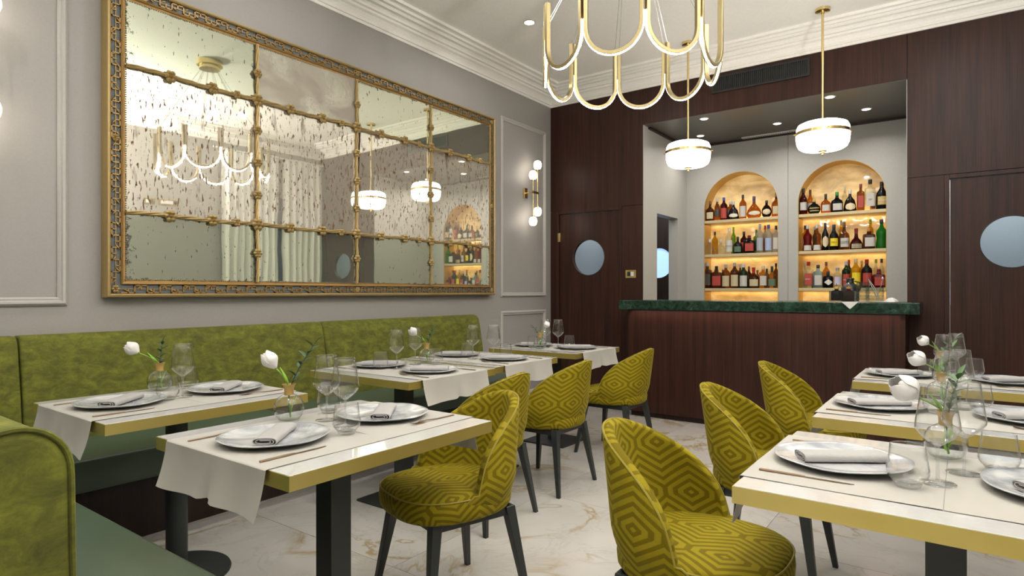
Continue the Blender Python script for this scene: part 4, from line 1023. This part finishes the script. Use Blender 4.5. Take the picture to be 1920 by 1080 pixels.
BR=[
 [(-1.379, 0.286, 0.04, 'wine', 'darkred', 'black', 'white', 0),
  (-1.328, 0.278, 0.0341, 'wine', 'gold', 'brown', 'white', 1),
  (-1.273, 0.155, 0.0639, 'flask', 'black', 'gold', 'goldlab', 0),
  (-1.16, 0.205, 0.0468, 'cognac', 'orange', 'black', 'white', 0),
  (-1.054, 0.215, 0.0569, 'cognac', 'black', 'green', 'white', 0),
  (-0.994, 0.287, 0.0286, 'wine', 'clear', 'cream', None, 1),
  (-0.934, 0.229, 0.062, 'decanter', 'purple', 'glass', 'disc', 0),
  (-0.836, 0.277, 0.0337, 'square', 'amber', 'darkred', 'redlab', 0),
  (-0.752, 0.314, 0.0481, 'square', 'clear', 'black', 'white', 0),
  (-0.733, 0.195, 0.0294, 'square', 'gold', 'black', 'black', 1),
  (-0.65, 0.28, 0.0519, 'wine', 'black', 'black', 'goldlab', 0)],
 [(-1.379, 0.287, 0.0265, 'square', 'yellow', 'black', 'white', 1),
  (-1.337, 0.278, 0.0459, 'curvy', 'red', 'silver', 'white', 0),
  (-1.282, 0.27, 0.0278, 'curvy', 'black', 'silver', 'white', 1),
  (-1.245, 0.28, 0.044, 'curvy', 'orange', 'silver', 'white', 0),
  (-1.165, 0.293, 0.0347, 'wine', 'black', 'black', 'disc', 0),
  (-1.083, 0.271, 0.045, 'wine', 'black', 'black', 'yellowlab', 0),
  (-1.027, 0.319, 0.0256, 'tall', 'yellow', 'silver', 'yellowlab', 1),
  (-0.987, 0.291, 0.049, 'cognac', 'amber', 'brown', 'white', 0),
  (-0.877, 0.218, 0.0589, 'bell', 'darkred', 'darkred', 'cream', 0),
  (-0.761, 0.212, 0.0554, 'square', 'amberdark', 'orange', 'white', 0),
  (-0.76, 0.311, 0.028, 'tall', 'yellow', 'lime', None, 1),
  (-0.652, 0.294, 0.0519, 'curvy', 'emerald', 'black', None, 0)],
 [(-1.381, 0.276, 0.0234, 'round', 'clear', 'silver', None, 1),
  (-1.327, 0.282, 0.046, 'square', 'clear', 'red', 'redlab', 0),
  (-1.287, 0.177, 0.0278, 'round', 'black', 'black', 'greylab', 1),
  (-1.234, 0.247, 0.044, 'square', 'iceblue', 'black', 'white', 0),
  (-1.171, 0.279, 0.0352, 'round', 'gold', 'brown', None, 1),
  (-1.138, 0.175, 0.0496, 'apothecary', 'black', 'black', 'diamond', 0),
  (-1.049, 0.212, 0.0374, 'tall', 'clear', 'grey', 'lilac', 0),
  (-0.969, 0.274, 0.0401, 'round', 'green', 'silver', 'redlab', 0),
  (-0.956, 0.295, 0.027, 'round', 'green', 'red', 'cream', 1),
  (-0.88, 0.3, 0.0471, 'round', 'yellow', 'cream', 'yellowlab', 0),
  (-0.838, 0.283, 0.0267, 'round', 'gold', 'gold', None, 1),
  (-0.782, 0.29, 0.0495, 'round', 'black', 'red', 'redlab', 0),
  (-0.71, 0.294, 0.0234, 'round', 'clear', 'lime', None, 1),
  (-0.675, 0.189, 0.0549, 'square', 'red', 'darkred', 'redlab', 0),
  (-0.66, 0.297, 0.0248, 'round', 'clear', 'black', None, 1)],
]

PF = {'round': [(.0, 0), (.92, 0), (1, .02), (1, .60), (.93, .67), (.55, .74), (.34, .80), (.32, .86)],
      'wine': [(.0, 0), (.95, 0), (1, .02), (1, .50), (.90, .60), (.55, .70), (.36, .78), (.33, .84)],
      'tall': [(.0, 0), (.95, 0), (1, .02), (1, .66), (.8, .72), (.45, .76), (.42, .86)],
      'square': [(.0, 0), (.94, 0), (1, .02), (1, .64), (.92, .70), (.45, .74), (.36, .78), (.34, .85)],
      'cognac': [(.0, 0), (.94, 0), (1, .03), (1, .48), (.86, .58), (.42, .66), (.27, .74), (.26, .82)],
      'squat': [(.0, 0), (.94, 0), (1, .04), (.96, .34), (.70, .56), (.30, .68), (.24, .78)],
      'flask': [(.0, 0), (.55, 0), (.86, .10), (1, .30), (.92, .50), (.58, .66), (.26, .74), (.24, .84)],
      'teardrop': [(.0, 0), (.72, 0), (.96, .10), (1, .22), (.86, .38), (.50, .54), (.22, .66), (.18, .80)],
      'decanter': [(.0, 0), (.90, 0), (1, .06), (.92, .26), (.72, .50), (.36, .64), (.22, .72), (.21, .80)],
      'bell': [(.0, 0), (.96, 0), (1, .04), (.98, .28), (.70, .44), (.36, .54), (.27, .68), (.26, .84)],
      'curvy': [(.0, 0), (.96, 0), (1, .03), (.94, .22), (.84, .36), (.96, .52), (.88, .62), (.44, .72), (.30, .80), (.29, .86)],
      'apothecary': [(.0, 0), (.95, 0), (1, .03), (1, .60), (.88, .70), (.34, .76), (.30, .80)]}
SQ = {'square': 7, 'cognac': 3, 'squat': 4, 'apothecary': 2.0}
BODY = {'round': (.08, .52), 'wine': (.16, .46), 'tall': (.15, .55), 'square': (.12, .55), 'cognac': (.10, .42), 'squat': (.05, .25), 'flask': (.18, .42), 'teardrop': (.12, .32), 'decanter': (.1, .32),
        'bell': (.06, .26), 'curvy': (.03, .22), 'apothecary': (.16, .52)}
def rad_at(pf, z):
    for (r0, z0), (r1, z1) in zip(pf, pf[1:]):
        if z0 <= z <= z1 and z1 > z0: return r0+(r1-r0)*(z-z0)/(z1-z0)
    return pf[-1][0]
CW = {'amber': 'amber', 'amberdark': 'dark amber', 'darkred': 'deep red', 'red': 'red', 'orange': 'orange', 'purple': 'dark brown', 'clear': 'clear', 'yellow': 'yellow', 'gold': 'golden', 'black': 'black', 'lime': 'lime green',
      'green': 'dark green', 'emerald': 'bright green', 'iceblue': 'pale blue', 'frost': 'frosted'}
LW = {None: 'no label', 'white': 'white label', 'cream': 'cream label', 'black': 'black label', 'redlab': 'red label', 'bluelab': 'blue label', 'greenlab': 'green label', 'oval': 'oval label', 'disc': 'round medal label',
      'greylab': 'grey label', 'goldlab': 'gold label', 'yellowlab': 'yellow label', 'lilac': 'lilac label', 'diamond': 'diamond label'}
KW = {'round': 'round', 'wine': 'slender', 'tall': 'tall', 'square': 'square', 'cognac': 'shouldered', 'squat': 'squat', 'flask': 'ball-shaped', 'teardrop': 'drop-shaped', 'decanter': 'decanter', 'bell': 'bell-shaped', 'curvy': 'waisted', 'apothecary': 'stubby'}
TXT = {(1, 0, 8): 'GIN', (1, 1, 5): 'Kahlua', (1, 1, 7): 'SOUTHERN\nCOMFORT', (0, 2, 9): "Maker's\nMark", (1, 2, 1): 'BEEFEATER', (1, 2, 7): 'MARTINI', (1, 0, 10): 'BAILEYS', (0, 1, 3): 'BACARDI', (1, 1, 8): 'GRAND\nMARNIER'}
def curved(mb, r_, ay, n, z0, z1, half, off=.0008, th=.0005, shape=None, seg=12):
    rows = []
    zs_ = [z0+(z1-z0)*j/(8 if shape else 1) for j in range((8 if shape else 1)+1)]
    for z in zs_:
        k = 1.0
        if shape:
            v = abs((z-(z0+z1)/2)/((z1-z0)/2)); k = max(.03, max(0, 1-v*v)**.5 if shape == 'disc' else 1-v)
        row = []; back = []
        rr = r_(z) if callable(r_) else r_
        for j in range(seg+1):
            a = -math.pi/2+R(12)+half*k*(-1+2*j/seg); c_, s_ = math.cos(a), math.sin(a); kk = (abs(c_)**n+abs(s_)**n)**(-1/n) if n != 2 else 1
            row.append(((rr+off+th)*kk*c_, (rr*ay+off+th)*kk*s_, z)); back.append(((rr+off)*kk*c_, (rr*ay+off)*kk*s_, z))
        rows.append(row+back[::-1])
    return mb.loops(rows)
seen = {}
for ai, (AR, side) in enumerate(((BL, 'left arch'), (BR, 'right arch'))):
    for si, row in enumerate(AR):
        for bi, (x, h, r_, kind, liq, cap, lab, back) in enumerate(row):
            y = 7.30 if back else 7.205; pf = PF[kind]; n = SQ.get(kind, 2.0); ay = min(1, (.033 if back else .046)/r_)
            sh = ['top shelf', 'middle shelf', 'low shelf'][si]
            L2 = '%s %s bottle, %s cap, %s, %s%s, %s' % (KW[kind], CW[liq], {'blueice': 'pale blue', 'glass': 'glass', 'darkred': 'dark red'}.get(cap, cap), LW[lab], 'back of ' if back else '', sh, side)
            if L2 in seen: L2 += ', further right'
            seen[L2] = 1
            t = thing('liquor_bottle', L2, 'bottle', (x, y, SH[si]+.0005), 0, 'liquor bottles on the lit shelves')
            ztop = pf[-1][1]
            P_ = [(max(.0008, q*r_), z*h) for q, z in pf]; nr = P_[-1][0]
            g = MB().lathe(P_+[(nr*.98, ztop*h+.001)], 20 if n == 2 else 28, n=n, ay=ay).build('glass_body', 'liq_'+liq, t, 50)
            cr = min(max(nr*1.12, .0115), .018)
            MB().lathe([(cr*.96, ztop*h), (cr, ztop*h+.002), (cr, h-.002), (cr*.9, h)], 16).build('cap', 'cap_'+cap, t, 40)
            MB().lathe([(cr*.93, (ztop-.10)*h), (cr*.93, ztop*h-.0005)], 14, caps=False).build('neck_foil', 'cap_'+cap if cap in ('silver', 'gold', 'red', 'darkred', 'black', 'purple', 'blueice') else 'liq_'+liq, t, 40) if kind in ('wine', 'cognac', 'bell', 'teardrop') else None
            if lab:
                b0, b1 = BODY[kind]; sp_ = 'disc' if lab in ('oval', 'disc') else ('diamond' if lab == 'diamond' else None)
                if lab == 'disc': b0 -= .04; b1 += .06
                curved(MB(), (lambda z: rad_at(pf, z/h)*r_), ay, n, b0*h, b1*h, R(50 if n == 2 else 42), shape=sp_).build('label', 'lab_'+lab, t, 60)
            key3 = (ai, si, bi)
            if key3 in TXT:
                fd = bpy.data.curves.new('lettering', 'FONT'); fd.body = TXT[key3]; fd.align_x = 'CENTER'; fd.align_y = 'CENTER'; fd.size = min(.020, r_*2.6/max(len(s_) for s_ in TXT[key3].split('\n'))); fd.extrude = .0003
                tmp = bpy.data.objects.new('tmp', fd); fm = bpy.data.meshes.new_from_object(tmp); bpy.data.objects.remove(tmp); fo = bpy.data.objects.new('lettering', fm); col.objects.link(fo); fo.parent = t; b0, b1 = BODY[kind]
                fo.location = (r_*.2, -r_*ay*1.0-.003, (b0+b1)/2*h); fo.rotation_euler = (R(90), 0, R(8)); fm.materials.clear(); fm.materials.append(M['cap_black' if lab not in ('goldlab', 'black', 'redlab') else 'cap_white'])
# coupe glasses in the open bottom of the niches
for i, (x, y) in enumerate(((-1.18, 7.22), (-2.22, 7.22), (-1.98, 7.24))):
    t = thing('coupe_glass', ['wide coupe glass under the low shelf of the right arch', 'coupe glass under the low shelf at the left of the left arch', 'coupe glass under the low shelf in the middle of the left arch'][i], 'glass', (x, y, .8605), 0, 'coupe glasses in the niches')
    MB().lathe([(.03, 0), (.03, .002), (.004, .006), (.0035, .16), (.006, .165)], 20).build('stem', 'bright_glass', t, 60)
    MB().lathe([(.006, .165), (.035, .180), (.052, .205), (.054, .225), (.053, .225), (.050, .206), (.034, .183), (.004, .168)], 28).build('bowl', 'thin_glass', t, 60)

# ------------------------------------------------------------------ on the bar counter
CT = 1.1203
t = thing('bar_napkin', 'white paper napkin with one corner hanging over the marble edge', 'napkin', (0, 0, 0))
L = [[(-.70, 5.395, CT-.055), (-.698, 5.395, CT-.055)], [(-.758, 5.3945, CT), (-.642, 5.3945, CT)], [(-.76, 5.40, CT+.001), (-.64, 5.40, CT+.001)], [(-.86, 5.50, CT+.001), (-.54, 5.50, CT+.001)], [(-.84, 5.60, CT+.001), (-.50, 5.60, CT+.001)]]
L = [[Vector(a_), Vector(b_), Vector(b_)+Vector((0, -.0006 if i < 2 else 0, .0006)), Vector(a_)+Vector((0, -.0006 if i < 2 else 0, .0006))] for i, (a_, b_) in enumerate(L)]
MB().loops(L).build('sheet', 'white_plastic', t)
t = thing('bar_napkin', 'crumpled white napkin lying at the right end of the marble counter', 'napkin', (0, 0, 0))
mb = MB(); mb.lathe([(.001, 0), (.05, .001), (.045, .012), (.02, .03), (.002, .034)], 9, (-.44, 5.60, CT), ay=1.3); mb.lathe([(.001, 0), (.09, .0008), (.085, .004), (.002, .008)], 4, (-.50, 5.56, CT)); mb.build('sheet', 'white_plastic', t)
tz = CT+.0022
t = thing('bitters_tray', 'square cut glass tray holding the two bitters bottles on the bar', 'tray', (-.765, 5.50, tz))
MB().box(-.09, .09, -.05, .05, 0, .006).box(-.09, -.086, -.05, .05, .006, .085).box(.086, .09, -.05, .05, .006, .085).box(-.086, .086, -.05, -.046, .006, .085).box(-.086, .086, .046, .05, .006, .085).box(-.002, .002, -.046, .046, .006, .085).build('tray', 'cut_glass', t)
for x, liq, what in ((-.808, 'green', 'dark green'), (-.722, 'darkred', 'red')):
    t = thing('bitters_bottle', 'small %s bitters bottle with cork pourer in the glass tray on the bar' % what, 'bottle', (x, 5.50, tz+.0065), 0, 'bitters bottles')
    MB().lathe([(.001, 0), (.036, 0), (.037, .004), (.037, .070), (.030, .080), (.014, .084), (.013, .092)], 24, n=5).build('glass_body', 'liq_'+('black' if liq == 'green' else 'darkred'), t, 40)
    MB().lathe([(.014, .092), (.017, .096), (.017, .106), (.008, .110)], 16).build('cork', 'cap_orange' if liq == 'darkred' else 'cap_gold', t, 40)
    MB().tube([(0, 0, .108), (0, -.004, .125), (.002, -.012, .140)], .003, 8).build('pourer', 'steel', t, True)
t = thing('glass_jug', 'dark glass apothecary jug behind the bitters tray on the bar', 'jug', (-.735, 5.68, CT))
MB().lathe([(.001, 0), (.060, 0), (.066, .010), (.066, .11), (.05, .135), (.028, .150), (.026, .175), (.032, .18), (.028, .19), (.001, .192)], 28).build('jug_body', 'cap_black', t, 40)
MB().tube([(.03, 0, .165), (.07, 0, .155), (.075, 0, .11), (.062, 0, .085)], .005, 8).build('handle', 'cap_black', t, True)
for x, y, r_, h, lab in ((-.635, 5.60, .046, .155, 'cut crystal mixing glass beside the bitters tray on the bar'), (-.545, 5.52, .062, .115, 'large cut crystal bowl glass at the right of the bar glassware')):
    t = thing('mixing_glass', lab, 'glass', (x, y, CT+.002), 0, 'cut crystal bar glasses')
    seg = 28; 
    mb = MB().lathe([(r_*.9, 0), (r_, .004), (r_, h), (r_*.94, h), (r_*.92, .012), (.001, .012)], seg); mb.build('vessel', 'cut_glass', t, 30)
    cut = MB()
    for k in range(14):
        a = 2*math.pi*k/14
        for zz in (.02, .045, .07): cut.lathe([(.001, -.0022), (.010, 0), (.001, .0025)], 4, Mx=Matrix.Rotation(a+(.22 if zz == .045 else 0), 4, 'Z') @ Matrix.Translation((r_, 0, zz)) @ Matrix.Rotation(R(90), 4, 'Y'))
    stuff(cut.build('cut_facets', 'bright_glass', t))
t = thing('ice_tongs', 'steel ice tongs leaning in the large crystal glass on the bar', 'tongs', (-.545, 5.52, CT+.016))
MB().tube([(.02, 0, 0), (-.02, .01, .10), (-.045, .012, .165)], .004, 8).build('arm', 'steel', t, True); MB().tube([(.035, .01, 0), (0, .02, .09), (-.045, .016, .165)], .004, 8).build('arm', 'steel', t, True)
t = thing('bar_spoon', 'long thin bar spoon standing in the large crystal glass', 'spoon', (-.53, 5.54, CT+.016))
MB().tube([(-.01, 0, .002), (.02, -.015, .08), (.035, -.02, .15)], .0025, 6).build('handle', 'steel', t, True); MB().lathe([(.001, -.016), (.010, 0), (.001, .016)], 10, (.037, -.021, .165), ay=.35).build('bowl', 'steel', t, True)
